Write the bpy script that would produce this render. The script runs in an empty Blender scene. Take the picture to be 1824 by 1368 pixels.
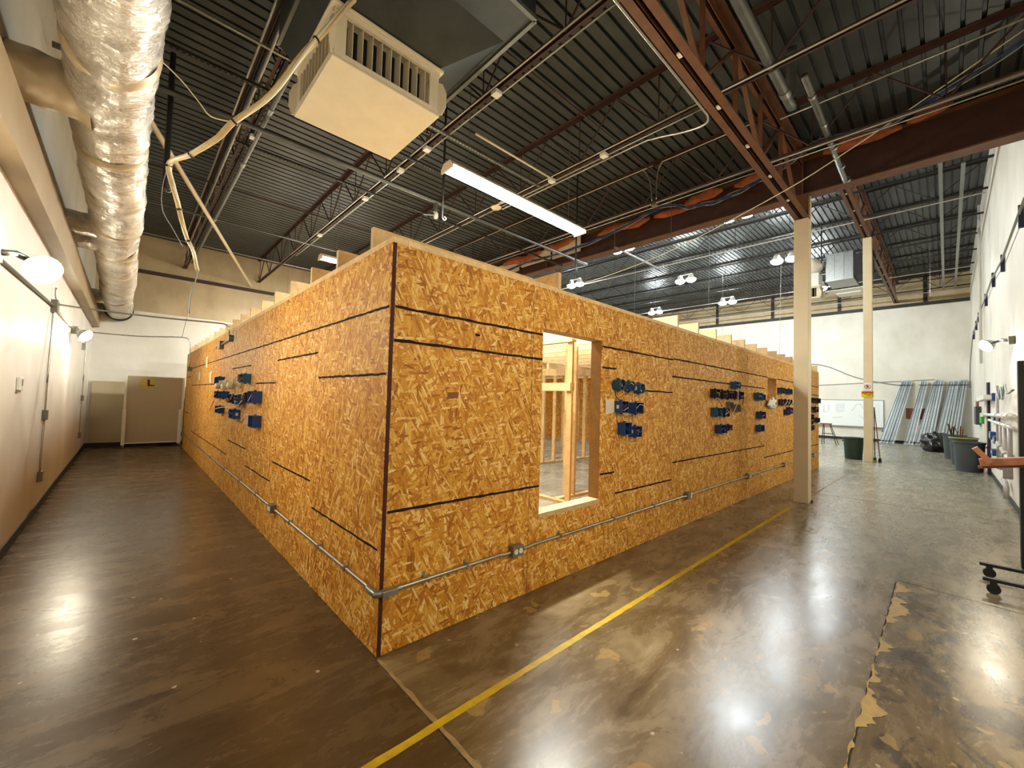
import bpy, bmesh, math, random
from mathutils import Vector, Matrix, noise
random.seed(7)
C = bpy.context.scene.collection
SC = bpy.context.scene
# ------------------------------------------------------------------ camera, world, exposure
CX, CY, CZ = -1.1116, -2.2545, 1.5025
YAW, PITCH, ROLL, FOC = 0.81691, 0.038848, 0.029081, 727.83
cam = bpy.data.cameras.new('camera'); cob = bpy.data.objects.new('camera', cam); C.objects.link(cob)
f = Vector((math.cos(YAW)*math.cos(PITCH), math.sin(YAW)*math.cos(PITCH), math.sin(PITCH)))
r0 = Vector((math.sin(YAW), -math.cos(YAW), 0)); u0 = r0.cross(f)
R_ = math.cos(ROLL)*r0+math.sin(ROLL)*u0; U_ = -math.sin(ROLL)*r0+math.cos(ROLL)*u0
m = Matrix((R_, U_, -f)).transposed().to_4x4(); m.translation = (CX, CY, CZ)
cob.matrix_world = m
cam.sensor_width = 36; cam.lens = 36*FOC/1824; cam.clip_start = 0.02; cam.clip_end = 200
SC.camera = cob
W = bpy.data.worlds.new('world'); SC.world = W; W.use_nodes = True
W.node_tree.nodes['Background'].inputs[0].default_value = (0.02, 0.02, 0.02, 1)
W.node_tree.nodes['Background'].inputs[1].default_value = 1.0
SC.view_settings.view_transform = 'Standard'; SC.view_settings.look = 'None'
SC.view_settings.gamma = 1; SC.view_settings.use_curve_mapping = False
SC.view_settings.exposure = 1.36
try:
    SC.cycles.max_bounces = 10; SC.cycles.diffuse_bounces = 6; SC.cycles.glossy_bounces = 4
    SC.cycles.sample_clamp_indirect = 6; SC.cycles.use_denoising = True
except Exception: pass
WARM = (1.0, 0.89, 0.67); COOL = (1.0, 1.0, 0.90); BAY = (0.90, 0.98, 0.98)
E_WALL, E_FLUO, E_BAY = 125.0, 105.0, 125.0

# ------------------------------------------------------------------ helpers
class MB:
    def __init__(s): s.v = []; s.f = []; s.m = []; s.mi = 0
    def add(s, vs, fs):
        n = len(s.v); s.v += [Vector(v) for v in vs]
        s.f += [tuple(i+n for i in f) for f in fs]; s.m += [s.mi]*len(fs); return s
    def box(s, a, b):
        x0, y0, z0 = [min(a[i], b[i]) for i in range(3)]; x1, y1, z1 = [max(a[i], b[i]) for i in range(3)]
        return s.add([(x0,y0,z0),(x1,y0,z0),(x1,y1,z0),(x0,y1,z0),(x0,y0,z1),(x1,y0,z1),(x1,y1,z1),(x0,y1,z1)],
                     [(3,2,1,0),(4,5,6,7),(0,1,5,4),(1,2,6,5),(2,3,7,6),(3,0,4,7)])
    def obox(s, c, size, M):
        h = [x/2 for x in size]; vs = []
        for k in [(-1,-1,-1),(1,-1,-1),(1,1,-1),(-1,1,-1),(-1,-1,1),(1,-1,1),(1,1,1),(-1,1,1)]:
            vs.append(Vector(c)+M@Vector((k[0]*h[0], k[1]*h[1], k[2]*h[2])))
        return s.add(vs, [(3,2,1,0),(4,5,6,7),(0,1,5,4),(1,2,6,5),(2,3,7,6),(3,0,4,7)])
    def bar(s, p, q, w, h, up=(0,0,1)):
        p = Vector(p); q = Vector(q); d = (q-p); L = d.length; d.normalize(); up = Vector(up)
        if abs(d.dot(up)) > .98: up = Vector((1,0,0))
        sx = d.cross(up).normalized(); uz = sx.cross(d)
        M = Matrix((sx, d, uz)).transposed()
        return s.obox((p+q)/2, (w, L, h), M)
    def tube(s, pts, r, n=8, cap=True, closed=False):
        pts = [Vector(p) for p in pts]; rs = r if isinstance(r, (list, tuple)) else [r]*len(pts)
        t = (pts[1]-pts[0]).normalized(); a = Vector((0,0,1)) if abs(t.z) < .9 else Vector((1,0,0))
        nx = t.cross(a).normalized(); vs = []
        for i, p in enumerate(pts):
            t = ((pts[min(i+1, len(pts)-1)]-pts[max(i-1, 0)])).normalized()
            nx = (nx-t*nx.dot(t)).normalized(); ny = t.cross(nx)
            for k in range(n):
                an = 2*math.pi*k/n; vs.append(p+(nx*math.cos(an)+ny*math.sin(an))*rs[i])
        fs = []
        for i in range(len(pts)-1):
            for k in range(n):
                k2 = (k+1) % n; fs.append((i*n+k, i*n+k2, (i+1)*n+k2, (i+1)*n+k))
        if cap: fs += [tuple(range(n-1, -1, -1)), tuple((len(pts)-1)*n+k for k in range(n))]
        return s.add(vs, fs)
    def lathe(s, prof, c=(0,0,0), n=24, M=None, cap=True):
        M = M or Matrix.Identity(3); vs = []; fs = []
        for r, z in prof:
            for k in range(n):
                a = 2*math.pi*k/n; vs.append(Vector(c)+M@Vector((r*math.cos(a), r*math.sin(a), z)))
        for i in range(len(prof)-1):
            for k in range(n):
                k2 = (k+1) % n; fs.append((i*n+k, i*n+k2, (i+1)*n+k2, (i+1)*n+k))
        if cap:
            fs.append(tuple(range(n-1, -1, -1))); fs.append(tuple((len(prof)-1)*n+k for k in range(n)))
        return s.add(vs, fs)
    def prism(s, poly, z0, z1, M=None, c=(0,0,0)):
        M = M or Matrix.Identity(3); n = len(poly); c = Vector(c)
        vs = [c+M@Vector((x, y, z0)) for x, y in poly]+[c+M@Vector((x, y, z1)) for x, y in poly]
        fs = [tuple(range(n-1, -1, -1)), tuple(range(n, 2*n))]+[(i, (i+1) % n, n+(i+1) % n, n+i) for i in range(n)]
        return s.add(vs, fs)
    def build(s, name, mat, parent=None, smooth=False, origin=None, bevel=0, label=None, kind=None):
        xs = [v.x for v in s.v]; ys = [v.y for v in s.v]; zs = [v.z for v in s.v]
        o = Vector(origin) if origin is not None else Vector(((min(xs)+max(xs))/2, (min(ys)+max(ys))/2, min(zs)))
        me = bpy.data.meshes.new(name)
        me.from_pydata([v-o for v in s.v], [], s.f)
        mats = mat if isinstance(mat, (list, tuple)) else [mat]
        for mm in mats: me.materials.append(mm)
        if len(mats) > 1: me.polygons.foreach_set('material_index', s.m)
        if smooth: me.polygons.foreach_set('use_smooth', [True]*len(me.polygons))
        me.validate(); me.update()
        ob = bpy.data.objects.new(name, me); C.objects.link(ob); place(ob, o, parent)
        if smooth and smooth != 'all':
            try:
                mod = ob.modifiers.new('es', 'EDGE_SPLIT'); mod.split_angle = math.radians(40)
            except Exception: pass
        if bevel:
            b = ob.modifiers.new('bevel', 'BEVEL'); b.width = bevel; b.segments = 2; b.limit_method = 'ANGLE'
        if label: ob['label'] = label
        if kind: ob['kind'] = kind
        return ob
WL = {}
def place(ob, o, parent):
    WL[ob.name] = Vector(o)
    if parent is not None:
        ob.parent = parent; ob.location = Vector(o)-WL[parent.name]
    else: ob.location = o
def tag(o, label, cat, group=None, kind=None):
    o['label'] = label; o['category'] = cat
    if group: o['group'] = group
    if kind: o['kind'] = kind
    return o
def thing(name, loc, label, cat, group=None):
    o = bpy.data.objects.new(name, None); C.objects.link(o); o.empty_display_size = .1
    place(o, loc, None); return tag(o, label, cat, group)
def copy_at(src, o, parent):
    c = src.copy(); C.objects.link(c); c.parent = parent; WL[c.name] = Vector(o)
    c.location = Vector(o)-(WL[parent.name] if parent else Vector((0,0,0))); return c
def struct(o): o['kind'] = 'structure'; return o
def box(a, b): return MB().box(a, b)

# ------------------------------------------------------------------ materials
def lin(c): return tuple(((x/255)/12.92 if x/255 <= .04045 else ((x/255+.055)/1.055)**2.4) for x in c)
class NT:
    def __init__(s, name):
        s.mat = bpy.data.materials.new(name); s.mat.use_nodes = True; s.t = s.mat.node_tree; s.n = s.t.nodes
        s.b = s.n['Principled BSDF']
    def N(s, typ, **k):
        n = s.n.new(typ)
        for a, v in k.items():
            if a.startswith('i_'):
                key = a[2:]; key = int(key) if key.isdigit() else key.replace('_', ' ')
                n.inputs[key].default_value = v
            else: setattr(n, a, v)
        return n
    def L(s, a, b): s.t.links.new(a, b)
    def ramp(s, fac, stops, interp='LINEAR'):
        r = s.N('ShaderNodeValToRGB'); e = r.color_ramp.elements; r.color_ramp.interpolation = interp
        while len(e) < len(stops): e.new(.5)
        for k, (p, c) in enumerate(stops):
            e[k].position = p; e[k].color = (c[0], c[1], c[2], 1) if len(c) == 3 else c
        s.L(fac, r.inputs[0]); return r.outputs[0]
    def mix(s, fac, a, b, mode='MIX'):
        x = s.N('ShaderNodeMix', data_type='RGBA', blend_type=mode)
        for sock, v in ((x.inputs[0], fac), (x.inputs[6], a), (x.inputs[7], b)):
            if isinstance(v, (int, float)): sock.default_value = v
            elif isinstance(v, tuple): sock.default_value = (v[0], v[1], v[2], 1)
            else: s.L(v, sock)
        return x.outputs[2]
    def math(s, op, a, b=0, c=None):
        x = s.N('ShaderNodeMath', operation=op)
        for i, v in enumerate((a, b) if c is None else (a, b, c)):
            if isinstance(v, (int, float)): x.inputs[i].default_value = v
            else: s.L(v, x.inputs[i])
        return x.outputs[0]
    def noise(s, vec, scale, detail=4, rough=.55, dist=0):
        x = s.N('ShaderNodeTexNoise'); x.inputs['Scale'].default_value = scale; x.inputs['Detail'].default_value = detail
        x.inputs['Roughness'].default_value = rough; x.inputs['Distortion'].default_value = dist
        if vec is not None: s.L(vec, x.inputs['Vector'])
        return x.outputs[0]
    def bump(s, h, strength, dist):
        x = s.N('ShaderNodeBump'); x.inputs['Strength'].default_value = strength; x.inputs['Distance'].default_value = dist
        s.L(h, x.inputs['Height']); s.L(x.outputs[0], s.b.inputs['Normal']); return x
    def coord(s, kind='Object'): return s.N('ShaderNodeTexCoord').outputs[kind]
    def mapping(s, vec, scale=(1,1,1), rot=(0,0,0), loc=(0,0,0)):
        x = s.N('ShaderNodeMapping'); x.inputs['Scale'].default_value = scale; x.inputs['Rotation'].default_value = rot
        x.inputs['Location'].default_value = loc; s.L(vec, x.inputs['Vector']); return x.outputs[0]

def plain(name, rgb, rough=.6, metal=0, var=.12, scale=12, bump=0, bscale=60, spec=None, rand=0):
    s = NT(name); v = s.coord()
    n = s.noise(v, scale, 5); c = lin(rgb)
    dark = tuple(x*(1-var) for x in c); light = tuple(min(1, x*(1+var)) for x in c)
    col = s.ramp(n, [(.3, dark), (.7, light)])
    if rand:
        oi = s.N('ShaderNodeObjectInfo').outputs['Random']
        k = s.math('MULTIPLY_ADD', oi, rand, 1-rand/2)
        col = s.mix(1.0, col, s.N('ShaderNodeCombineColor').outputs[0], 'MULTIPLY') if False else col
        hs = s.N('ShaderNodeHueSaturation'); s.L(k, hs.inputs['Value']); s.L(col, hs.inputs['Color']); col = hs.outputs[0]
    s.L(col, s.b.inputs['Base Color']); s.b.inputs['Metallic'].default_value = metal
    rr = s.math('MULTIPLY_ADD', n, .15, rough-.07); s.L(rr, s.b.inputs['Roughness'])
    if spec is not None: s.b.inputs['Specular IOR Level'].default_value = spec
    if bump: s.bump(s.noise(v, bscale, 4), bump, .002)
    return s.mat
def emis(name, rgb, strength):
    s = NT(name); s.b.inputs['Base Color'].default_value = (.8,.8,.8,1)
    s.b.inputs['Emission Color'].default_value = (*rgb, 1); s.b.inputs['Emission Strength'].default_value = strength
    return s.mat

def osb_mat(name):
    s = NT(name); v = s.coord()
    oi = s.N('ShaderNodeObjectInfo').outputs['Random']
    sep = s.N('ShaderNodeSeparateXYZ'); s.L(v, sep.inputs[0])
    cb = s.N('ShaderNodeCombineXYZ')
    s.L(s.math('ADD', s.math('ADD', sep.outputs[0], sep.outputs[1]), s.math('MULTIPLY', oi, 57.0)), cb.inputs[0])
    s.L(sep.outputs[2], cb.inputs[1])
    vec = cb.outputs[0]
    nz = s.N('ShaderNodeTexNoise'); nz.inputs['Scale'].default_value = 16; s.L(vec, nz.inputs['Vector'])
    wob = s.N('ShaderNodeVectorMath', operation='MULTIPLY_ADD'); s.L(nz.outputs['Color'], wob.inputs[0])
    wob.inputs[1].default_value = (.010,.010,0); s.L(vec, wob.inputs[2]); vec = wob.outputs[0]
    stops = [(0, lin((158,94,24))), (.14, lin((192,122,36))), (.38, lin((208,144,46))), (.62, lin((224,166,62))), (.84, lin((240,190,100))), (1, lin((250,216,146)))]
    col = None; hgt = None
    # each layer: strands with one main direction; a strand is an elongated cell with its own grain
    for i, (ang, L, w, thr) in enumerate([(88, .13, .027, 0), (15, .10, .024, .50), (135, .11, .025, .46), (55, .11, .023, .42), (105, .14, .026, .50), (160, .09, .021, .55), (72, .13, .020, .50), (35, .10, .028, .60), (92, .17, .034, .72), (120, .12, .015, .50), (5, .08, .018, .72)]):
        mp = s.mapping(vec, (1,1,1), (0, 0, math.radians(-ang)), (i*3.7, i*1.9, 0))
        mp = s.mapping(mp, (1/L, 1/w, 1))
        vo = s.N('ShaderNodeTexVoronoi', feature='F1', voronoi_dimensions='2D'); vo.inputs['Scale'].default_value = 1.0
        s.L(mp, vo.inputs['Vector'])
        sc = s.N('ShaderNodeSeparateColor'); s.L(vo.outputs['Color'], sc.inputs[0])
        gr = s.noise(s.mapping(mp, (.5, 4, 1)), 1.0, 3)
        fac = s.math('MULTIPLY_ADD', s.math('SUBTRACT', gr, .5), .9, sc.outputs[0])
        c = s.ramp(fac, stops)
        h = s.math('MULTIPLY_ADD', vo.outputs['Distance'], -.5, sc.outputs[2])
        if col is None: col, hgt = c, h
        else:
            ins = s.math('LESS_THAN', vo.outputs['Distance'], .47)
            edge = s.math('LESS_THAN', vo.outputs['Distance'], .55)
            on = s.math('GREATER_THAN', sc.outputs[1], thr)
            col = s.mix(s.math('MULTIPLY', s.math('MULTIPLY', on, edge), .24), col, lin((120,62,16)))
            mk = s.math('MULTIPLY', on, ins)
            col = s.mix(mk, col, c)
            mx = s.N('ShaderNodeMix', data_type='FLOAT'); s.L(mk, mx.inputs[0]); s.L(hgt, mx.inputs[2]); s.L(h, mx.inputs[3]); hgt = mx.outputs[0]
    fine = s.noise(s.mapping(vec, (60, 25, 1)), 3, 3)
    col = s.mix(.3, col, s.ramp(fine, [(.35, (.5,.45,.4)), (.6, (1,1,1))]), 'MULTIPLY')
    spots = s.noise(vec, 22, 4, .7)
    col = s.mix(s.ramp(spots, [(.70, (0,0,0)), (.76, (.8,.8,.8))]), col, lin((120,62,20)))
    big = s.noise(vec, 1.1, 3)
    col = s.mix(.45, col, s.ramp(big, [(.3, (.76,.70,.62)), (.7, (1,1,1))]), 'MULTIPLY')
    s.L(col, s.b.inputs['Base Color']); s.b.inputs['Roughness'].default_value = .6
    s.b.inputs['Specular IOR Level'].default_value = .3
    s.bump(hgt, .3, .0012)
    return s.mat

def lumber_mat(name, base=(214,170,108), knots=True):
    s = NT(name); v = s.coord(); oi = s.N('ShaderNodeObjectInfo').outputs['Random']
    off = s.N('ShaderNodeVectorMath', operation='ADD'); s.L(v, off.inputs[0])
    cb = s.N('ShaderNodeCombineXYZ'); s.L(s.math('MULTIPLY', oi, 31), cb.inputs[0]); s.L(cb.outputs[0], off.inputs[1]); v2 = off.outputs[0]
    n = s.noise(v2, 5, 5, .6, 1.5); g = s.noise(s.mapping(v2, (14,14,14)), 3, 3, .6, 2.0)
    c = lin(base)
    col = s.ramp(n, [(.25, tuple(x*.72 for x in c)), (.55, c), (.8, tuple(min(1, x*1.15) for x in c))])
    col = s.mix(.35, col, s.ramp(g, [(.35, (.6,.5,.38)), (.6, (1,1,1))]), 'MULTIPLY')
    vo = s.N('ShaderNodeTexVoronoi'); vo.inputs['Scale'].default_value = 3.3; s.L(v2, vo.inputs['Vector'])
    col = s.mix(s.ramp(vo.outputs['Distance'], [(.05, (1,1,1)), (.075, (0,0,0))]), col, lin((90,50,24)))
    k = s.math('MULTIPLY_ADD', oi, .3, .85)
    hs = s.N('ShaderNodeHueSaturation'); s.L(k, hs.inputs['Value']); s.L(col, hs.inputs['Color'])
    s.L(hs.outputs[0], s.b.inputs['Base Color']); s.b.inputs['Roughness'].default_value = .6
    s.b.inputs['Specular IOR Level'].default_value = .3
    return s.mat

def wall_mat(name, rgb, rgb2, stain=.25):
    s = NT(name); v = s.coord()
    n1 = s.noise(v, .7, 4); n2 = s.noise(s.mapping(v, (1.2,1.2,.6)), 1.4, 6, .65)
    col = s.mix(s.ramp(n1, [(.35, (0,0,0)), (.7, (1,1,1))]), lin(rgb), lin(rgb2))
    col = s.mix(stain, col, s.ramp(n2, [(.42, (.55,.5,.42)), (.56, (1,1,1))]), 'MULTIPLY')
    s.L(col, s.b.inputs['Base Color']); s.b.inputs['Roughness'].default_value = .45
    s.b.inputs['Specular IOR Level'].default_value = .35
    s.bump(s.noise(v, 40, 5), .15, .004); return s.mat

def floor_mat(name):
    s = NT(name); v = s.coord()
    sep = s.N('ShaderNodeSeparateXYZ'); s.L(v, sep.inputs[0])
    # worn and stained concrete: brown in front; grey further on mostly paints white light
    n1 = s.noise(v, .55, 6, .6, .6); n2 = s.noise(s.mapping(v, (1, 2.6, 1), (0,0,.35)), 1.9, 9, .72, .5); n3 = s.noise(v, 9, 6, .7)
    brown = s.ramp(n2, [(.30, lin((78,60,36))), (.44, lin((106,86,56))), (.56, lin((130,110,78))), (.7, lin((156,138,106)))])
    grey = s.ramp(n2, [(.3, lin((108,102,86))), (.5, lin((134,128,110))), (.7, lin((156,150,132)))])
    dark = s.ramp(n2, [(.28, lin((62,46,28))), (.5, lin((84,64,38))), (.7, lin((112,90,58)))])
    fx = s.math('ADD', sep.outputs[0], s.math('MULTIPLY_ADD', n1, 3.0, -1.5))
    far = s.ramp(s.math('MULTIPLY_ADD', fx, 1/9.0, -.25), [(0, (0,0,0)), (1, (1,1,1))])
    col = s.mix(far, brown, grey)
    # the slab left of the saw-cut joint (x<0) took a darker stain
    left = s.math('LESS_THAN', sep.outputs[0], 0.0)
    col = s.mix(left, col, dark)
    # same slab inside the framed house; the grey paints in lamp light there
    ins = s.math('MULTIPLY', s.math('GREATER_THAN', sep.outputs[0], .02), s.math('GREATER_THAN', sep.outputs[1], .02))
    ins = s.math('MULTIPLY', ins, s.math('LESS_THAN', sep.outputs[0], 11.8))
    col = s.mix(ins, col, grey)
    # dark wear on the near right slab
    wear = s.noise(s.mapping(v, (1.4, 2.6, 1), (0,0,-.5)), 2.1, 8, .7, .7)
    wm = s.math('MULTIPLY', s.math('LESS_THAN', sep.outputs[1], -1.95), s.math('LESS_THAN', sep.outputs[0], 3.9))
    wm = s.math('MULTIPLY', wm, s.ramp(wear, [(.49, (0,0,0)), (.56, (1,1,1))]))
    col = s.mix(s.math('MULTIPLY', wm, .75), col, lin((56,46,40)))
    # pale yellowish glue patches scattered on the right side
    vo = s.N('ShaderNodeTexVoronoi', voronoi_dimensions='2D'); vo.inputs['Scale'].default_value = 4.2; vo.inputs['Randomness'].default_value = 1
    wb = s.N('ShaderNodeTexNoise'); wb.inputs['Scale'].default_value = 7; s.L(v, wb.inputs['Vector'])
    ad = s.N('ShaderNodeVectorMath', operation='MULTIPLY_ADD'); s.L(wb.outputs['Color'], ad.inputs[0]); ad.inputs[1].default_value = (.28,.28,0); s.L(v, ad.inputs[2]); s.L(ad.outputs[0], vo.inputs['Vector'])
    sc = s.N('ShaderNodeSeparateColor'); s.L(vo.outputs['Color'], sc.inputs[0])
    sz = s.math('MULTIPLY', s.math('GREATER_THAN', sc.outputs[0], .42), s.math('MULTIPLY_ADD', sc.outputs[1], .16, .04))
    pt = s.math('LESS_THAN', s.math('ADD', vo.outputs['Distance'], s.math('MULTIPLY_ADD', n3, .3, -.15)), sz)
    zone = s.math('MULTIPLY', s.math('GREATER_THAN', sep.outputs[0], .1), s.math('LESS_THAN', sep.outputs[1], -.1))
    zone = s.math('MULTIPLY', zone, s.math('LESS_THAN', sep.outputs[0], 6.0))
    pt = s.math('MULTIPLY', s.math('MULTIPLY', pt, zone), .5)
    col = s.mix(pt, col, lin((186,152,88)))
    col = s.mix(.5, col, s.ramp(n3, [(.3, (.72,.7,.66)), (.65, (1,1,1))]), 'MULTIPLY')
    vs_ = s.N('ShaderNodeTexVoronoi', voronoi_dimensions='2D'); vs_.inputs['Scale'].default_value = 7; s.L(v, vs_.inputs['Vector'])
    s2 = s.N('ShaderNodeSeparateColor'); s.L(vs_.outputs['Color'], s2.inputs[0])
    fl = s.math('MULTIPLY', s.math('LESS_THAN', s.math('ADD', vs_.outputs['Distance'], s.math('MULTIPLY_ADD', n3, .35, -.17)), .07), s.math('GREATER_THAN', s2.outputs[0], .93))
    col = s.mix(s.math('MULTIPLY', fl, .6), col, lin((205,190,160)))
    s.L(col, s.b.inputs['Base Color'])
    rr = s.math('MULTIPLY_ADD', n2, .26, .14); s.L(rr, s.b.inputs['Roughness'])
    s.b.inputs['Specular IOR Level'].default_value = .5
    h = s.math('ADD', s.noise(v, 3.5, 4, .5, .5), s.math('MULTIPLY', n3, .18))
    s.bump(h, .16, .006); return s.mat

def deck_mat(name):
    s = NT(name); v = s.coord(); n = s.noise(v, 1.3, 5); n2 = s.noise(s.mapping(v, (.3, 6, 1)), 3, 5)
    col = s.ramp(n, [(.3, lin((50,54,55))), (.7, lin((72,77,77)))])
    col = s.mix(.4, col, s.ramp(n2, [(.35, (.55,.53,.5)), (.65, (1,1,1))]), 'MULTIPLY')
    s.L(col, s.b.inputs['Base Color']); s.b.inputs['Metallic'].default_value = .45; s.b.inputs['Roughness'].default_value = .42
    return s.mat

def foil_mat(name):
    s = NT(name); v = s.coord()
    n = s.noise(v, 3, 5); s.b.inputs['Metallic'].default_value = 1.0
    col = s.ramp(n, [(.3, lin((206,200,190))), (.7, lin((244,240,232)))])
    s.L(col, s.b.inputs['Base Color'])
    s.L(s.math('MULTIPLY_ADD', n, .2, .14), s.b.inputs['Roughness'])
    w1 = s.noise(s.mapping(v, (5, 26, 5)), 1.3, 6, .6, 1.5); w2 = s.noise(v, 45, 4, .6, .5)
    # diamond scrim of the facing
    wa = s.N('ShaderNodeTexWave', wave_type='BANDS', bands_direction='DIAGONAL'); wa.inputs['Scale'].default_value = 12; s.L(s.mapping(v, (1, 2.5, 1)), wa.inputs['Vector'])
    h = s.math('ADD', s.math('MULTIPLY', w1, 1.2), s.math('MULTIPLY', w2, .5))
    h = s.math('ADD', h, s.math('MULTIPLY', wa.outputs['Fac'], .03))
    s.bump(h, .9, .035); return s.mat

M = {}
M['osb'] = osb_mat('osb'); M['lumber'] = lumber_mat('lumber', (196,162,110)); M['lumber_shaded'] = lumber_mat('lumber_shaded', (150,112,62)); M['lumber_pale'] = lumber_mat('lumber_pale', (220,190,142))
M['wall'] = wall_mat('painted_wall', (228,223,212), (212,206,192), .10)
M['wall_tan'] = wall_mat('tan_wall', (196,176,140), (180,160,126), .25)
M['trim_tan_shaded'] = wall_mat('trim_tan_shaded', (164,142,108), (150,128,94), .2); M['floor'] = floor_mat('concrete_floor'); M['deck'] = deck_mat('roof_deck_metal'); M['foil'] = foil_mat('foil')
M['tape'] = plain('foil_tape', (206,190,160), .45, .3, .1, 8, .4, 30)
M['steel'] = plain('brown_primer_steel', (100,62,36), .55, 0, .3, 6, .2, 40)
M['steel_dark'] = plain('dark_primer_steel', (62,36,28), .6, 0, .3, 6)
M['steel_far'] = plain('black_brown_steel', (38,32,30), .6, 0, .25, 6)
M['galv'] = plain('galvanised_steel', (150,152,150), .38, .85, .15, 10)
M['galv_dull'] = plain('dull_sheet_metal', (66,70,68), .45, .7, .25, 3)
M['conduit'] = plain('conduit_metal', (176,172,160), .32, .9, .08, 20)
M['pipe'] = plain('grey_pipe', (110,112,108), .4, .6, .15, 8)
M['cream'] = plain('cream_painted_metal', (222,210,184), .5, 0, .05, 5)
M['white'] = plain('white_enamel', (228,226,218), .45, 0, .04, 5)
M['column'] = plain('cream_column_paint', (216,198,164), .5, 0, .05, 3, .1, 60)
M['black'] = plain('black_paint', (16,15,15), .5, 0, .3, 6)
M['rubber'] = plain('black_rubber_base', (22,20,20), .5, 0, .2, 3)
M['blue'] = plain('blue_plastic', (16,62,122), .45, 0, .15, 6, rand=.35)
M['teal'] = plain('teal_plastic', (18,84,124), .45, 0, .15, 6, rand=.3)
M['darkblue'] = plain('dark_blue_plastic', (14,20,52), .5, 0, .2, 6)
M['navy'] = plain('navy_paint', (20,24,58), .5, 0, .2, 6)
M['greybox'] = plain('grey_metal_box', (128,122,108), .5, .5, .1, 8)
M['romex'] = plain('white_cable_jacket', (226,216,186), .5, 0, .08, 10)
M['romex_y'] = plain('yellow_cable_jacket', (224,190,110), .5, 0, .08, 10)
M['wire_red'] = plain('red_wire', (130,30,20), .5)
M['wire_black'] = plain('black_wire', (18,16,14), .5)
M['copper'] = plain('bare_copper', (170,96,50), .4, .8)
M['marker'] = plain('black_marker_ink', (38,32,28), .8, 0, .25, 30, spec=.1)
M['seam'] = plain('panel_seam_maroon', (66,22,14), .8, 0, .3, 10)
M['paper'] = plain('taped_paper', (222,206,178), .8, 0, .06, 8)
M['whitebag'] = plain('white_plastic_bag', (226,224,216), .4, 0, .05, 6)
M['insul'] = plain('orange_fibre_insulation', (158,86,50), .95, 0, .4, 9, 1, 30)
M['insul_white'] = plain('white_insulation_wrap', (224,220,210), .8, 0, .15, 5, .6, 20)
M['bluecable'] = plain('blue_data_cable', (30,52,96), .5)
M['greycable'] = plain('grey_data_cable', (140,140,138), .5)
M['tapecable'] = plain('taped_cable_bundle', (214,190,142), .6, 0, .12, 20, .4, 40)
M['yellow'] = plain('yellow_floor_paint', (196,164,22), .5, 0, .22, 14)
M['joint'] = plain('joint_filler', (150,122,76), .7, 0, .3, 12)
M['crack'] = plain('saw_cut_shadow', (40,32,24), .9)
M['board_tan'] = plain('tan_board', (186,170,138), .6, 0, .05, 2)
M['frame_white'] = plain('white_wood_paint', (232,226,208), .5, 0, .05, 5)
M['logo_y'] = plain('logo_yellow', (206,176,72), .6); M['logo_m'] = plain('logo_maroon', (84,20,32), .6)
M['wb'] = plain('whiteboard', (232,236,234), .2, 0, .02, 2)
M['ink'] = plain('dry_marker_blue_grey', (120,130,158), .7)
M['alu'] = plain('aluminium_trim', (150,152,150), .4, .6)
M['green_bin'] = plain('dark_green_plastic', (22,44,34), .45, 0, .15, 4)
M['grey_bin'] = plain('dark_grey_plastic', (62,68,70), .5, 0, .15, 4, .2, 30)
M['yellow_strip'] = plain('yellow_strip', (196,190,60), .5)
M['bag'] = plain('black_bin_bag', (12,12,13), .28, 0, .3, 5, .6, 14)
M['stud_metal'] = plain('galvanised_stud', (178,186,190), .4, .55, .12, 5, rand=.4)
M['hardboard'] = plain('brown_hardboard', (128,70,30), .6)
M['signred'] = plain('sign_red', (150,40,44), .5); M['signor'] = plain('sign_orange', (210,110,10), .5)
M['signyel'] = plain('sign_yellow', (238,204,20), .5)
M['redplastic'] = plain('red_plastic', (180,30,44), .5); M['green'] = plain('green_plastic', (40,170,50), .5)
M['woodred'] = plain('red_brown_timber', (172,110,72), .6, 0, .2, 10)
M['pvc'] = plain('white_pvc', (232,232,226), .35)
M['pvcgrey'] = plain('grey_pvc', (170,164,160), .4)
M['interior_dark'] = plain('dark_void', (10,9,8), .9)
M['lens'] = emis('fluorescent_lens', COOL, E_FLUO)
M['bay'] = emis('high_bay_lens', BAY, E_BAY)
M['flood'] = emis('warm_lamp_lens', WARM, E_WALL)

# ------------------------------------------------------------------ room shell
LW, RW, FW, BW = -1.844, -2.991, 12.58, 25.5      # left wall x, right wall y, far left wall y, far right wall x
H1, H2, XB = 5.66, 7.72, 6.8                       # low roof, high roof, x of the cross beam
fl = struct(box((LW-.2, RW-.2, -.15), (BW+.2, FW+.2, 0)).build('floor', M['floor'], origin=(0,0,0)))
struct(box((LW-.2, RW, 0), (LW, FW, H1+.2)).build('wall_left', M['wall']))
struct(box((LW-.2, FW, 0), (BW+.2, FW+.2, H2+.2)).build('wall_far_left', M['wall']))
struct(box((BW, RW, 0), (BW+.2, FW, H2+.2)).build('wall_far_right', M['wall']))
struct(box((LW-.2, RW-.2, 0), (BW+.2, RW, H2+.2)).build('wall_right', M['wall']))
def deck(x0, x1, z):
    P = .1524; n = int((FW-RW)/P)+1; mb = MB(); vs = []; fs = []
    prof = []
    for i in range(n):
        y = RW+i*P
        prof += [(y, z), (y+.095, z), (y+.108, z-.0), (y+.113, z+.036), (y+.142, z+.036), (y+.1475, z)]
    prof = [(min(y, FW), zz) for y, zz in prof]
    for y, zz in prof: vs += [(x0, y, zz), (x1, y, zz)]
    fs = [(2*i, 2*i+1, 2*i+3, 2*i+2) for i in range(len(prof)-1)]
    mb.add(vs, fs); mb.box((x0, RW, z+.06), (x1, FW, z+.1))
    return mb
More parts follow.
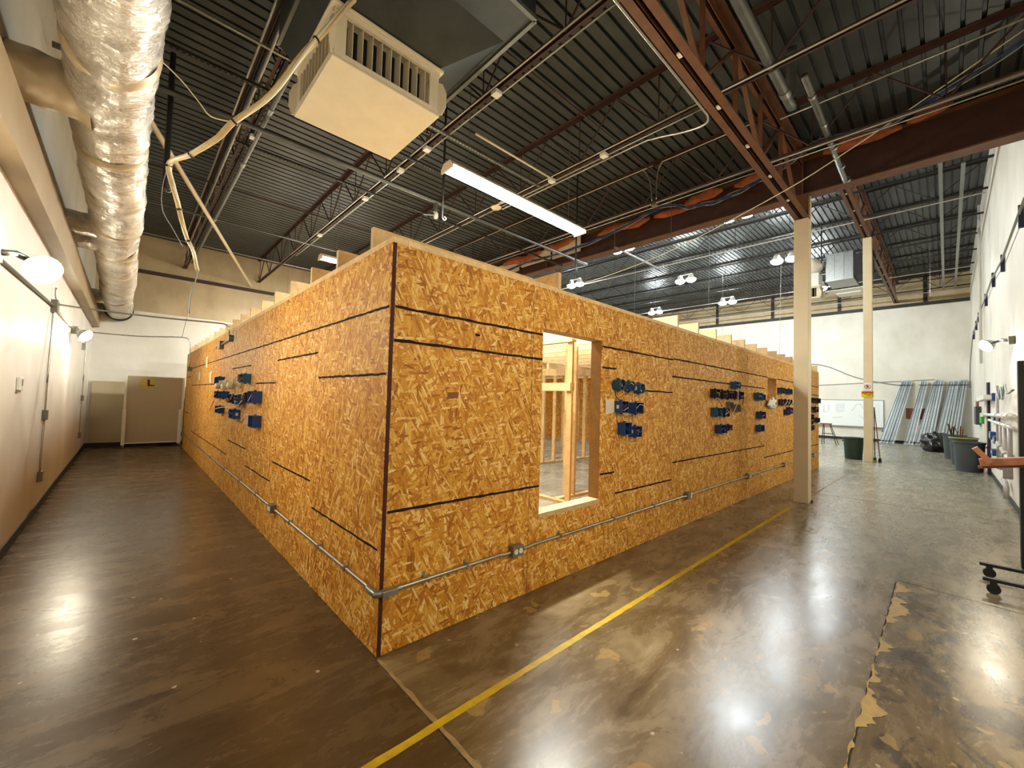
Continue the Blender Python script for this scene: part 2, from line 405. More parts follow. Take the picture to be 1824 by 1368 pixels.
# the ribs hang towards the room: narrow dark grooves between flat pans
struct(deck(LW, XB+.25, H1).build('ceiling', M['deck'], origin=(0,0,H1)))
struct(deck(XB+.2, BW, H2).build('ceiling', M['deck'], origin=(8,0,H2)))
struct(box((XB+.22, RW, H1-.35), (XB+.3, FW, H2)).build('wall_upper', M['wall_tan']))
# ledge along the left wall, tan beam
struct(box((LW, RW, 3.05), (LW+.13, FW, 3.42)).build('trim_1', M['trim_tan_shaded']))  # darker than the other tan trim, its shade put into the colour
struct(box((LW, RW, 0), (LW+.012, FW, .1)).build('baseboard_left', M['rubber']))
struct(box((LW, FW-.012, 0), (BW, FW, .1)).build('baseboard_far_left', M['rubber']))
struct(box((BW-.012, RW, 0), (BW, FW, .12)).build('baseboard_far_right', M['rubber']))
struct(box((LW, RW, 0), (BW, RW+.012, .1)).build('baseboard_right', M['rubber']))
# upper band of the far walls
struct(box((LW, FW-.06, 4.62), (XB, FW, 4.72)).build('trim_2', M['steel_dark']))
struct(box((LW, FW-.03, 3.6), (XB, FW, H1)).build('trim_3', M['wall_tan']))
tr = struct(box((BW-.12, RW, 6.42), (BW, FW, 6.56)).build('trim_4', M['steel_far']))
struct(box((BW-.05, RW, 6.56), (BW, FW, H2)).build('trim_5', M['wall_tan']))
# floor markings, parts of the floor
def strip(pts, w, name, mat, z=.0012, jit=0, step=.06):
    mb = MB(); vs = []; L = 0
    for (p, q) in zip(pts[:-1], pts[1:]):
        p = Vector((*p, 0)); q = Vector((*q, 0)); d = (q-p); n = max(1, int(d.length/step)); s = Vector((-d.y, d.x, 0)).normalized()
        for i in range(n+1):
            c = p+d*i/n; a = w/2*(1+jit*random.uniform(-1, 1)); b = w/2*(1+jit*random.uniform(-1, 1))
            vs += [c+s*a+Vector((0,0,z)), c-s*b+Vector((0,0,z))]
    fs = [(2*i, 2*i+1, 2*i+3, 2*i+2) for i in range(len(vs)//2-1)]
    mb.add(vs, fs); return mb.build(name, mat, fl)
strip([(-1.8, -.66), (0.2, -.635), (3, -.62), (6.2, -.62)], .042, 'painted_line', M['yellow'], jit=.12)['label'] = 'yellow painted guide line'
strip([(7.1, -.64), (14, -.66), (20, -.7)], .02, 'painted_line', M['joint'], jit=.45)['label'] = 'worn far stretch of the yellow line'
strip([(0, -2.99), (0, -.02)], .024, 'expansion_joint', M['joint'], z=.0008, jit=.6)
strip([(-.02, -2.99), (-.012, -.02)], .006, 'joint_gap', M['crack'], z=.0010, jit=.4)
strip([(.9, -1.955), (3.9, -1.935)], .008, 'floor_crack', M['crack'], z=.001, jit=.5)
strip([(3.85, -2.99), (3.95, -1.93)], .008, 'floor_crack', M['crack'], z=.001, jit=.5)
strip([(7.9, -2.99), (7.9, -.02)], .012, 'joint_gap', M['crack'], z=.001, jit=.4)
strip([(15.6, -2.99), (15.6, 4)], .02, 'joint_gap', M['crack'], z=.001, jit=.4)
# ragged glue remains along an old line on the right
mb = MB(); vs = []; n = 150
for i in range(n+1):
    x = .95+2.95*i/n; q = noise.noise(Vector((x*5, 1.3, 0)))+.5*noise.noise(Vector((x*19, 4.3, 0)))
    vs += [(x, -1.945+.006*math.sin(x*30), .0014), (x, -1.948-max(0, .03+.13*q), .0014)]
mb.add(vs, [(2*i, 2*i+1, 2*i+3, 2*i+2) for i in range(n)])
mb.build('glue_remains', plain('old_yellow_glue', (176,146,84), .6, 0, .2, 20), fl, kind='stuff')

# ------------------------------------------------------------------ framed house clad in OSB
LX, LY, PH = 11.85, 11.5, 2.425
house = thing('timber_framed_house', (0,0,0), 'open-topped practice house of timber studs clad in orange OSB panels with black marker lines', 'building')
def face_panels():
    T = .011
    n = 0
    holes = {('R', 1): (1.34, 2.175, .59, 2.095), ('R', 6): (7.45, 8.02, 1.53, 2.055)}
    for face, Lf in (('R', LX), ('L', LY), ('FR', LX), ('FL', LY)):
        k = 0; x = 0.0
        while x < Lf-.02:
            x1 = min(x+1.22, Lf); a = x+(.026 if (k == 0 and face == 'R') else .0016); b = x1-.0016; mb = MB()
            dy = random.uniform(-.0012, .0012)
            if face == 'L' and k == 0: a = .004
            def add(u0, u1, z0, z1):
                if face == 'R': mb.box((u0, dy, z0), (u1, T, z1))
                elif face == 'L': mb.box((dy, u0, z0), (T, u1, z1))
                elif face == 'FR': mb.box((u0, LY-T, z0), (u1, LY, z1))
                else: mb.box((LX-T, u0, z0), (LX, u1, z1))
            h = holes.get((face, k))
            if face == 'FR' and k == 8: h = (10.2, 10.75, .95, 1.9)
            if h:
                add(a, h[0], .003, PH); add(h[1], b, .003, PH); add(h[0], h[1], .003, h[2]); add(h[0], h[1], h[3], PH)
            else: add(a, b, .003, PH)
            mb.build('osb_panel', M['osb'], house)
            x += 1.22; k += 1
face_panels()
box((0.003, 0.0, .002), (.025, .011, PH)).build('corner_edge', M['seam'], house, label='dark maroon raw panel edge at the corner')
# dark line in each visible seam
src = None
box((1.2175, -.0008, .003), (1.2225, .012, PH)).build('panel_seam', M['seam'], house, label='dark red seam between the first two panels')
for x in [1.22*k for k in range(2, 10)]:
    if src is None: src = box((x-.003, .001, .003), (x+.003, .012, PH)).build('panel_seam', M['seam'], house)
    else: copy_at(src, (x, .0065, .003), house)
src = None
for y in [1.22*k for k in range(1, 10)]:
    if src is None: src = box((.001, y-.003, .003), (.012, y+.003, PH)).build('panel_seam', M['seam'], house)
    else: copy_at(src, (.0065, y, .003), house)
MB().prism([(.42,1.495),(.51,1.505),(.515,1.545),(.425,1.54)], -.0012, -.0002, Matrix(((1,0,0),(0,0,1),(0,1,0)))).build('dark_strand', M['hardboard'], house, label='single red-brown wood strand in the first panel')
# framing: plates and studs behind each face
lum = M['lumber']; lp = M['lumber_pale']
D0, D1 = .0125, .1015
for (a, b) in (((.02, .0), (LX-.02, 0)),):
    box((.015, D0, 0), (LX-.02, D1, .038)).build('bottom_plate', lum, house)
    box((.10, .0, PH+.001), (1.5, D1, PH+.037)).build('top_plate', lp, house)
    box((1.505, .004, PH+.001), (5.9, D1, PH+.034)).build('top_plate', lp, house)
    box((5.905, .004, PH+.001), (LX-.02, D1, PH+.034)).build('top_plate', lp, house)
    box((.10, D0, PH-.04), (LX-.02, D1, PH)).build('lower_plate', lum, house)
box((D0, .105, 0), (D1, LY-.02, .038)).build('bottom_plate', lum, house)
box((0.0, .0, PH+.001), (.098, 4.8, PH+.036)).build('top_plate', lp, house)
box((0.003, 4.805, PH+.001), (.098, LY-.02, PH+.034)).build('top_plate', lp, house)
box((D0, .105, PH-.04), (D1, LY-.02, PH)).build('lower_plate', lum, house)
box((.1, LY-D1, PH+.001), (LX-.02, LY, PH+.036)).build('top_plate', lp, house)
box((LX-D1, .11, PH+.001), (LX, LY-.12, PH+.036)).build('top_plate', lp, house)
ZS = PH-.04
def studs(pts, sx, sy, name='stud', z0=.039, z1=None, mat=None):
    src = None
    for (x, y) in pts:
        if src is None: src = box((x-sx/2, y-sy/2, z0), (x+sx/2, y+sy/2, z1 or ZS)).build(name, mat or lum, house)
        else: copy_at(src, (x, y, z0), house)
xs = [x for x in [.14+.406*k for k in range(29)] if x < LX-.1 and not (1.2 < x < 2.3) and not (7.3 < x < 8.15)]
studs([(x, .057) for x in xs], .038, .088)
studs([(x, LY-.057) for x in [.14+.61*k for k in range(19)]], .038, .088)
ys = [.32+.406*k for k in range(27)]
studs([(.057, y) for y in ys], .088, .038)
studs([(LX-.057, y) for y in [.32+.61*k for k in range(18)]], .088, .038)
# window opening frame (jambs, sill, header) and the small opening
def opening(x0, x1, z0, z1):
    d0, d1 = .0125, .125
    box((x0-.036, d0, .04), (x0+.002, d1, ZS)).build('jamb_stud', M['lumber_shaded'], house)  # darker copy of the lumber: shade on the jambs put into colour
    box((x1-.002, d0, .04), (x1+.036, d1, ZS)).build('jamb_stud', M['lumber_shaded'], house)
    box((x0+.003, .0, z0-.038), (x1-.003, d1, z0+.001)).build('window_sill', lp, house)
    box((x0+.003, d0, z1-.001), (x1-.003, d1, z1+.09)).build('window_header', lum, house)
opening(1.34, 2.175, .592, 2.095)
opening(7.45, 8.02, 1.53, 2.055)
# ceiling joists: short ones along x over the left side, long ones along y further right
src = None
for k in range(19):
    y = .31+.607*k
    if y > LY-.1: break
    if src is None: src = box((0.004, y-.019, PH+.038), (1.5, y+.019, PH+.178)).build('ceiling_joist', lp, house)
    else: copy_at(src, (.752, y, PH+.038), house)
box((1.515, 0.004, PH+.038), (1.553, 4.2, PH+.178)).build('ceiling_joist', lp, house)
src = None
for k in range(14):
    x = 3.79+.607*k
    if x > LX-.05: break
    z = PH+.038
    if src is None: src = box((x-.019, 0.006, z), (x+.019, LY-.01, z+.14)).build('ceiling_joist', lp, house)
    else: copy_at(src, (x, (0.006+LY-.01)/2, z), house)
# inner partitions seen through the window opening
studs([(3.65, 1.56)], .04, .09, z0=.0395); studs([(4.02, 1.90), (4.10, 1.83)], .04, .09, z0=.0395)
box((3.6, 1.515, 0), (3.70, 2.9, .038)).build('bottom_plate', lum, house)
box((3.72, 1.78, 0), (4.9, 1.87, .038)).build('bottom_plate', lum, house)
box((3.6, .13, 0), (3.70, 1.51, .038)).build('bottom_plate', lum, house) if False else None
box((3.605, 1.52, 1.66), (3.695, 2.95, 1.78)).build('header_board', lp, house)
studs([(3.65, 2.9), (3.65, 3.35), (3.65, 3.8), (3.65, 4.3)], .09, .038, z0=.0395)
box((3.6, 2.95, 0), (3.70, 7.2, .038)).build('bottom_plate', lum, house)
box((3.6, 1.5, ZS+.001), (3.70, 7.2, ZS+.039)).build('top_plate', lp, house)
studs([(6.2+.406*k, 4.4) for k in range(5)], .038, .09, z0=.0395)
box((6.0, 4.35, 0), (8.3, 4.45, .038)).build('bottom_plate', lum, house)
box((4.1, 4.35, ZS+.001), (8.3, 4.45, ZS+.039)).build('top_plate', lp, house)
studs([(9.1, 5.3), (9.1, 5.75), (9.1, 6.2), (9.1, 7.0), (9.1, 7.4)], .09, .038, z0=.0395)
box((9.05, 5.2, ZS+.001), (9.15, 9.2, ZS+.039)).build('top_plate', lp, house)
studs([(2.2+.5*k, 6.6) for k in range(3)], .038, .09, z0=.0395)
box((1.9, 6.55, ZS+.001), (3.6, 6.65, ZS+.039)).build('top_plate', lp, house)
for k, (a, b) in enumerate((((4.1, 2.6, 2.0), (6.4, 3.0, 2.15)), ((5.2, 3.4, 2.22), (8.0, 3.6, 2.22)))):
    MB().bar(a, b, .04, .12).build('brace_board', lp, house)

# black marker lines drawn on the cladding (flat print on the panels)
def mline(face, u0, u1, z, w=.017, thick=1.0):
    mb = MB(); n = max(3, int((u1-u0)/.05)); vs = []; rnd = random.Random(int(u0*100+z*37+(0 if face == 'R' else 999)))
    for i in range(n+1):
        u = u0+(u1-u0)*i/n; c = z+rnd.uniform(-.0025, .0025); h = w/2*thick*rnd.uniform(.75, 1.15)
        if face == 'R': vs += [(u, -.0016, c-h), (u, -.0016, c+h)]
        else: vs += [(-.0016, u, c-h), (-.0016, u, c+h)]
    mb.add(vs, [(2*i, 2*i+2, 2*i+3, 2*i+1) for i in range(n)])
    return mb.build('marker_line', M['marker'], house)
for u0, u1, z in [(.03, 1.335, 2.04), (2.18, 3.66, 2.04), (3.66, 7.445, 2.055), (8.03, 11.84, 2.055), (.03, 1.335, 1.84), (2.18, 2.42, 1.84), (3.64, 7.26, 1.84), (2.95, 3.65, 1.645),
                  (.03, 1.335, .82), (2.18, 2.42, .82), (3.66, 7.26, .81), (2.44, 3.66, .61), (7.26, 9.3, .6), (9.9, 11.84, .6), (10.7, 11.84, 1.84), (.64, .68, 1.95)]:
    mline('R', u0, u1, z, .018)
for u0, u1, z in [(.012, 11.3, 2.04), (1.24, 2.47, 1.84), (.02, 1.2, 1.635), (2.48, 3.4, 1.61), (3.7, 5.0, 1.84), (6.1, 10.1, 1.63), (10.4, 11.4, 1.84),
                  (1.28, 2.48, .8), (.04, 1.22, .6), (3.76, 5.01, .79), (2.55, 3.74, .59), (5.09, 9.75, .57), (10.3, 11.3, .95)]:
    mline('L', u0, u1, z, .016)

# ------------------------------------------------------------------ conduit around the base of the cladding
def conduit_run():
    t = thing('base_conduit', (0, 0, .38), 'shiny metal conduit with elbow and outlet boxes running low around the orange cladding', 'conduit')
    r = .0125; z = .375; o = -.022
    cm = M['conduit']
    pts = [(.045, -.03, z), (.9, o, z), (.96, o-.012, z), (1.0, o-.012, z)]
    MB().tube(pts, r, 10).build('pipe', cm, t, smooth=True)
    bx = [1.07, 4.05, 6.3, 8.45, 11.05]
    xs = [1.14]+bx[1:]
    for a, b in zip([1.14]+[x+.06 for x in bx[1:-1]], [x-.06 for x in bx[1:]]):
        MB().tube([(a, o-.012, z), (a+.05, o-.012, z), (a+.12, o, z), (b-.12, o, z), (b-.05, o-.012, z), (b, o-.012, z)], r, 10).build('pipe', cm, t, smooth=True)
    MB().tube([(11.11, o, z), (11.8, o, z)], r, 10).build('pipe', cm, t, smooth=True)
    MB().tube([(o, .045, z), (o, 2.2, z)], r, 10).build('pipe', cm, t, smooth=True)
    MB().tube([(o, 2.36, z), (o, 11.3, z)], r, 10).build('pipe', cm, t, smooth=True)
    # corner pulling elbow
    mb = MB(); mb.tube([(.12, -.03, z), (.06, -.031, z), (.0, -.033, z), (-.033, -.02, z), (-.034, .03, z), (-.03, .09, z)], [.017,.019,.021,.021,.019,.016], 12)
    mb.build('corner_elbow', M['galv'], t, smooth=True, label='cast metal pulling elbow at the corner')
    mb = MB(); mb.bar((-.006, -.046, z+.0), (.09, -.05, z), .03, .034); mb.build('elbow_cover', M['galv'], t, bevel=.003)
    for i, x in enumerate(bx):
        b = box((x-.055, -.055, z-.04), (x+.055, -.001, z+.04)).build('outlet_box', M['greybox'], t, bevel=.004)
        if i == 0:
            for dx in (-.024, .024):
                MB().lathe([(.019, 0), (.019, .004)], (x+dx, -.055, z), 14, Matrix.Rotation(math.pi/2, 3, 'X')).build('socket', M['white'], b)
            for dx in (-.024, .024):
                m2 = MB()
                for e in (-.006, .006): m2.box((x+dx+e-.001, -.0600, z-.002), (x+dx+e+.001, -.0591, z+.008))
                m2.build('slot', M['black'], b)
        else:
            box((x+.02, -.058, z-.032), (x+.052, -.0552, z+.032)).build('cover_plate', M['white'], b)
    b = box((-.055, 2.225, z-.04), (-.001, 2.335, z+.04)).build('outlet_box', M['greybox'], t, bevel=.004)
    for dy in (2.256, 2.304): box((-.0575, dy-.016, z-.02), (-.0552, dy+.016, z+.02)).build('socket', M['white'], b)
    box((-.055, 11.25, z-.05), (-.001, 11.36, z+.05)).build('outlet_box', M['greybox'], t, bevel=.004)
    s0 = None
    for x in (.3, .62, 1.6, 2.4, 3.2, 4.7, 5.5, 7.0, 7.8):
        if s0 is None:
            mb = MB(); mb.bar((x-.01, o-.001, z-.015), (x-.01, o-.001, z+.016), .018, .03, (0,1,0)); mb.box((x-.02, -.004, z+.012), (x, -.0005, z+.04)); s0 = mb.build('strap', M['galv'], t)
            off = WL[s0.name]-Vector((x, 0, 0))
        else: copy_at(s0, Vector((x, 0, 0))+off, t)
    s0 = None
    for y in (.45, .95, 1.7, 3.0, 3.9, 5, 6.4, 8):
        if s0 is None:
            mb = MB(); mb.bar((o-.001, y-.01, z-.015), (o-.001, y-.01, z+.016), .03, .018, (0,1,0)); mb.box((-.004, y-.02, z+.012), (-.0005, y, z+.04)); s0 = mb.build('strap', M['galv'], t)
            off = WL[s0.name]-Vector((0, y, 0))
        else: copy_at(s0, Vector((0, y, 0))+off, t)
conduit_run()

# ------------------------------------------------------------------ electrical boxes and cables on the cladding
def frame_axes(face):      # u along wall, w outward from the wall, z up
    if face == 'R': return Vector((1,0,0)), Vector((0,-1,0))
    return Vector((0,1,0)), Vector((-1,0,0))
def P(face, u, w, z):
    U, Wv = frame_axes(face); return U*u+Wv*w+Vector((0,0,z))
def ebox(face, u, z, wd, ht, label, mat='blue', shape='square', dp=.085, wires=2, group=None, tag_plate=False):
    t = thing('outlet_box', P(face, u, .0, z-ht/2), label, 'outlet box', group)
    U, Wv = frame_axes(face); mb = MB(); th = .004
    Mx = Matrix((U, Vector((0,0,1)), Wv)).transposed()
    if shape == 'round':
        r = ht/2; mb.lathe([(r*.9, .002), (r, .006), (r, dp), (r-.005, dp), (r-.007, .008), (0.001, .008)], P(face, u, 0, z), 20, Mx)
    else:
        h, w = ht/2, wd/2
        def bb(u0, u1, z0, z1, w0, w1): mb.box(P(face, u0, w0, z0), P(face, u1, w1, z1))
        bb(u-w, u+w, z-h, z-h+th, .001, dp); bb(u-w, u+w, z+h-th, z+h, .001, dp)
        bb(u-w, u-w+th, z-h+th, z+h-th, .001, dp); bb(u+w-th, u+w, z-h+th, z+h-th, .001, dp)
        bb(u-w+th, u+w-th, z-h+th, z+h-th, .001, .006)
    mb.build('shell', M[mat], t, smooth=(shape == 'round'))
    # nail ears
    for s in (-1, 1): MB().box(P(face, u-.012, dp*.35, z+s*ht/2), P(face, u+.012, dp*.6, z+s*(ht/2+.014))).build('nail_ear', M[mat], t)
    if tag_plate:
        sd = -1 if face == 'R' else -1
        mb = MB(); a = P(face, u+sd*(wd/2+.0015), dp*.3, z-.018); b = P(face, u+sd*(wd/2), dp*.62, z+.018); mb.box(a, b); mb.build('sticker', M['paper'], t)
    rr = random.Random(int(u*1000)+int(z*77))
    for k in range(wires):
        col = [M['romex'], M['wire_black'], M['copper'], M['wire_red']][(k+int(u*10)) % 4]
        a = P(face, u+rr.uniform(-.3,.3)*wd, .01, z+rr.uniform(-.25,.25)*ht); pts = [a]
        for j in range(4): pts.append(P(face, u+rr.uniform(-.42,.42)*wd, .03+j*.022+rr.uniform(0,.01), z+rr.uniform(-.4,.4)*ht))
        MB().tube(smoothp(pts), .0032, 6).build('wire', col, t, smooth='all')
    return t
def smoothp(pts, n=4):
    pts = [Vector(p) for p in pts]; out = []
    for i in range(len(pts)-1):
        p0 = pts[max(i-1, 0)]; p1 = pts[i]; p2 = pts[i+1]; p3 = pts[min(i+2, len(pts)-1)]
        for k in range(n):
            t = k/n; out.append(.5*((2*p1)+(-p0+p2)*t+(2*p0-5*p1+4*p2-p3)*t*t+(-p0+3*p1-3*p2+p3)*t**3))
    out.append(pts[-1]); return out
def cable(face, pts, label, mat='romex', r=.0045, group=None):
    mb = MB(); mb.tube(smoothp([P(face, *p) for p in pts]), r, 6)
    return tag(mb.build('cable', M[mat], None, smooth='all'), label, 'cable', group)
# cluster right of the tall window opening
g = 'boxes right of the tall window opening'
A = 'right of the tall window'
ebox('R', 2.40, 1.68, .11, .11, 'round teal wiring box, first of the top three '+A, 'teal', 'round', .095, 4, g)
ebox('R', 2.59, 1.675, .11, .105, 'round teal wiring box, middle of the top three '+A, 'teal', 'round', .09, 4, g)
ebox('R', 2.78, 1.66, .11, .105, 'round teal wiring box, last of the top three '+A, 'teal', 'round', .095, 2, g, tag_plate=True)
ebox('R', 2.46, 1.465, .12, .115, 'square blue wiring box with pale sticker in the middle row '+A, 'blue', 'square', .09, 4, g, tag_plate=True)
ebox('R', 2.74, 1.455, .15, .115, 'wide blue wiring box at right of the middle row '+A, 'blue', 'square', .09, 3, g)
ebox('R', 2.53, 1.25, .13, .12, 'plain square blue wiring box at lower left '+A, 'blue', 'square', .085, 1, g)
ebox('R', 2.73, 1.215, .12, .11, 'lowest blue wiring box with a sticker and loose wires '+A, 'blue', 'square', .09, 4, g, tag_plate=True)
cable('R', [(2.40, .01, 1.62), (2.41, .012, 1.57), (2.44, .03, 1.53)], 'short black wire between first round box and stickered square box', 'wire_black')
cable('R', [(2.455, .012, 1.40), (2.45, .014, 1.35), (2.46, .02, 1.31)], 'short pale cable dropping from stickered square box to plain one', 'romex')
cable('R', [(2.74, .012, 1.605), (2.72, .02, 1.56), (2.73, .03, 1.515)], 'short pale cable between last round box and wide blue box')
cable('R', [(2.72, .012, 1.395), (2.72, .016, 1.33), (2.70, .02, 1.275)], 'grey cable dropping from wide blue box to lowest box', 'greybox')
cable('R', [(2.50, .02, 1.40), (2.58, .02, 1.385), (2.68, .02, 1.395)], 'pale cable looping under the middle row beside the tall window')
pa = MB(); pa.add([P('R', 2.245, .004, 1.385), P('R', 2.40, .003, 1.41), P('R', 2.39, .008, 1.545), P('R', 2.235, .01, 1.53)], [(0,1,2,3)])
pa.add([P('R', 2.245, .0035, 1.385), P('R', 2.40, .0025, 1.41), P('R', 2.39, .0075, 1.545), P('R', 2.235, .0095, 1.53)], [(3,2,1,0)])
tag(pa.build('paper_sheet', M['paper']), 'creased cream paper sheet pinned right beside the tall window opening', 'paper')
# middle cluster
g = 'boxes in the large middle group'; A = 'in the large middle group'
ebox('R', 5.66, 1.825, .20, .105, 'teal wiring box standing alone on top '+A, 'teal', 'square', .085, 2, g)
ebox('R', 4.86, 1.675, .15, .12, 'leftmost black wiring box, upper row '+A, 'darkblue', 'square', .085, 3, g)
ebox('R', 5.12, 1.67, .15, .12, 'second black wiring box, upper row '+A, 'darkblue', 'round', .085, 3, g)
ebox('R', 5.35, 1.67, .14, .12, 'third black wiring box, upper row '+A, 'darkblue', 'square', .085, 3, g)
ebox('R', 5.64, 1.675, .14, .11, 'dark blue wiring box under the lone teal one '+A, 'navy', 'square', .085, 3, g)
ebox('R', 5.84, 1.675, .13, .11, 'dark blue wiring box at right end, upper row '+A, 'navy', 'square', .085, 3, g)
ebox('R', 4.92, 1.415, .20, .12, 'teal wiring box at left of the lower row '+A, 'teal', 'square', .09, 2, g)
ebox('R', 5.20, 1.41, .17, .12, 'dark wiring box with white device, second in lower row '+A, 'darkblue', 'square', .09, 5, g)
ebox('R', 5.46, 1.51, .14, .11, 'grey metal wiring box at left of the metal pair '+A, 'greybox', 'square', .06, 2, g)
ebox('R', 5.76, 1.475, .20, .11, 'wide grey metal wiring box at right of the metal pair '+A, 'greybox', 'square', .06, 2, g)
ebox('R', 5.08, 1.175, .23, .12, 'long dark blue wiring box at the bottom '+A, 'blue', 'square', .09, 1, g)
ebox('R', 5.36, 1.19, .12, .08, 'small dark blue wiring box at bottom right '+A, 'navy', 'square', .085, 4, g)
cable('R', [(5.64, .09, 1.79), (5.56, .11, 1.7), (5.52, .12, 1.58), (5.50, .09, 1.46), (5.52, .03, 1.36)], 'long white cable hanging down through the large middle box group')
cable('R', [(5.0, .02, 1.60), (5.1, .03, 1.54), (5.14, .03, 1.49)], 'thin dark looped wire below the black boxes', 'wire_black')
cable('R', [(5.28, .02, 1.60), (5.2, .03, 1.53), (5.15, .03, 1.46)], 'thin tan wire curling below the black boxes', 'romex_y')
cable('R', [(5.85, .02, 1.70), (5.97, .05, 1.66), (6.02, .04, 1.58), (6.0, .02, 1.52)], 'dark wire looping off the right of the large middle group', 'wire_black')
cable('R', [(5.84, .03, 1.56), (6.02, .03, 1.50), (6.25, .004, 1.42)], 'pale wire slanting right from the metal boxes', 'romex_y')
# column of three boxes before the small opening
g = 'boxes left of the small opening'; A = 'left of the small opening'
ebox('R', 6.76, 1.685, .20, .12, 'teal wiring box at the top '+A, 'teal', 'square', .085, 2, g)
ebox('R', 6.97, 1.675, .12, .10, 'smaller teal wiring box joined right of the top one '+A, 'teal', 'square', .085, 1, g)
ebox('R', 6.91, 1.365, .24, .12, 'spiky blue wiring box of the middle '+A, 'blue', 'square', .09, 6, g)
ebox('R', 6.87, 1.14, .21, .11, 'plain blue wiring box at the bottom '+A, 'blue', 'square', .085, 0, g)
cable('R', [(6.80, .02, 1.62), (6.79, .03, 1.52), (6.82, .02, 1.42)], 'tan cable between top and middle boxes left of the small opening', 'romex_y')
cable('R', [(6.86, .01, 1.08), (6.87, .02, .98), (7.1, .01, .88), (7.35, .02, .78)], 'long tan cable trailing below the bottom blue box', 'romex_y')
cable('R', [(7.0, .08, 1.62), (7.15, .06, 1.60), (7.32, .02, 1.58)], 'red wire reaching toward the white bag', 'wire_red')
def crumple(c, rx, ry, rz, seed, nu=26, nv=14, amp=.35, fq=2.2, flat=True):
    mb = MB(); vs = []
    for i in range(nv+1):
        ph = math.pi*i/nv
        for k in range(nu):
            a = 2*math.pi*k/nu; d = Vector((math.sin(ph)*math.cos(a), math.sin(ph)*math.sin(a), math.cos(ph)))
            q = 1+amp*(noise.noise(d*fq+Vector((seed, 0, 0)))+.5*abs(noise.noise(d*fq*2.7+Vector((0, seed, 0)))))
            p = Vector((d.x*rx*q, d.y*ry*q, d.z*rz*q)); 
            if flat: p.z = max(p.z, -rz*.8)
            vs.append(Vector(c)+p)
    mb.add(vs, [(i*nu+k, (i+1)*nu+k, (i+1)*nu+(k+1) % nu, i*nu+(k+1) % nu) for i in range(nv) for k in range(nu)]); return mb
mb = crumple((7.58, -.035, 1.565), .22, .035, .085, 5, amp=.8, fq=2.6, flat=False)
tag(mb.build('plastic_bag', M['whitebag'], None, smooth='all'), 'crumpled white plastic bag on the sill of the small high opening', 'bag')
# right of the small opening
g = 'boxes between the small opening and the near column'; A = 'between small opening and near column'
ebox('R', 8.2, 1.835, .22, .11, 'left of two separate blue wiring boxes on top '+A, 'blue', 'square', .085, 1, g)
ebox('R', 8.75, 1.835, .2, .11, 'right of two separate blue wiring boxes on top '+A, 'blue', 'square', .085, 1, g)
ebox('R', 8.22, 1.61, .16, .11, 'leftmost dark blue wiring box of the middle row '+A, 'navy', 'square', .085, 3, g)
ebox('R', 8.47, 1.615, .2, .11, 'central dark blue wiring box of the middle row '+A, 'navy', 'square', .085, 3, g)
ebox('R', 8.77, 1.615, .2, .11, 'rightmost dark blue wiring box of the middle row '+A, 'navy', 'square', .085, 3, g)
ebox('R', 8.60, 1.415, .16, .11, 'low blue wiring box '+A, 'blue', 'square', .085, 2, g)
ebox('R', 8.80, 1.45, .18, .13, 'blue wiring box with white device, lowest on the right '+A, 'blue', 'square', .085, 4, g)
for k, (u, nm) in enumerate(((8.25, 'first'), (8.45, 'second'), (8.66, 'third'))):
    cable('R', [(u, .08, 1.75), (u+.03, .12, 1.66), (u-.02, .11, 1.57), (u-.06, .06, 1.52)], nm+' of three white cables arching over the dark boxes by the near column')
# beyond the near column
g = 'boxes at the far end of the cladding'; A = 'past the near column'
ebox('R', 10.95, 1.705, .36, .11, 'long dark blue wiring box, top left '+A, 'navy', 'square', .085, 2, g)
ebox('R', 11.42, 1.70, .34, .12, 'long dark blue wiring box, top right '+A, 'navy', 'square', .085, 2, g)
ebox('R', 10.75, 1.49, .3, .12, 'dark blue wiring box, left in the second row '+A, 'navy', 'square', .085, 3, g)
ebox('R', 11.2, 1.48, .34, .13, 'dark blue wiring box, right in the second row '+A, 'navy', 'square', .085, 3, g)
ebox('R', 10.82, 1.30, .24, .12, 'black wiring box with loose wires, third row '+A, 'darkblue', 'round', .085, 5, g)
ebox('R', 10.72, 1.175, .12, .10, 'round dark wiring box below the black one '+A, 'darkblue', 'round', .085, 1, g)
ebox('R', 11.38, 1.22, .26, .11, 'blue wiring box standing apart near the end edge '+A, 'navy', 'square', .085, 1, g)
ebox('R', 10.78, 1.045, .24, .12, 'lowest dark wiring box with white cable '+A, 'darkblue', 'square', .085, 4, g)
cable('R', [(11.3, .05, 1.42), (11.34, .07, 1.33), (11.38, .04, 1.28)], 'white cable above the end edge box beyond the near column')
# left face cluster
g = 'boxes on the left face'; A = 'on the left face'
ebox('L', 3.78, 1.675, .22, .11, 'teal wiring box at upper right '+A, 'teal', 'square', .09, 2, g)
ebox('L', 4.12, 1.69, .22, .10, 'grey metal wiring box beside the upper right teal one '+A, 'greybox', 'square', .05, 1, g)
ebox('L', 5.75, 1.68, .36, .11, 'dark blue wiring box at upper left '+A, 'blue', 'square', .09, 1, g)
ebox('L', 5.30, 1.45, .34, .11, 'blue wiring box in the middle row, far end '+A, 'blue', 'square', .09, 1, g)
ebox('L', 5.92, 1.45, .2, .11, 'dark wiring box hanging behind the far middle one '+A, 'navy', 'square', .07, 2, g)
ebox('L', 4.50, 1.41, .3, .12, 'black wiring box with tangled wires in the middle row '+A, 'darkblue', 'square', .09, 6, g)
ebox('L', 4.06, 1.40, .3, .12, 'blue wiring box right of the tangled black one '+A, 'blue', 'square', .09, 4, g)
ebox('L', 3.55, 1.44, .2, .12, 'black wiring box next to the big near blue one '+A, 'darkblue', 'round', .09, 5, g)
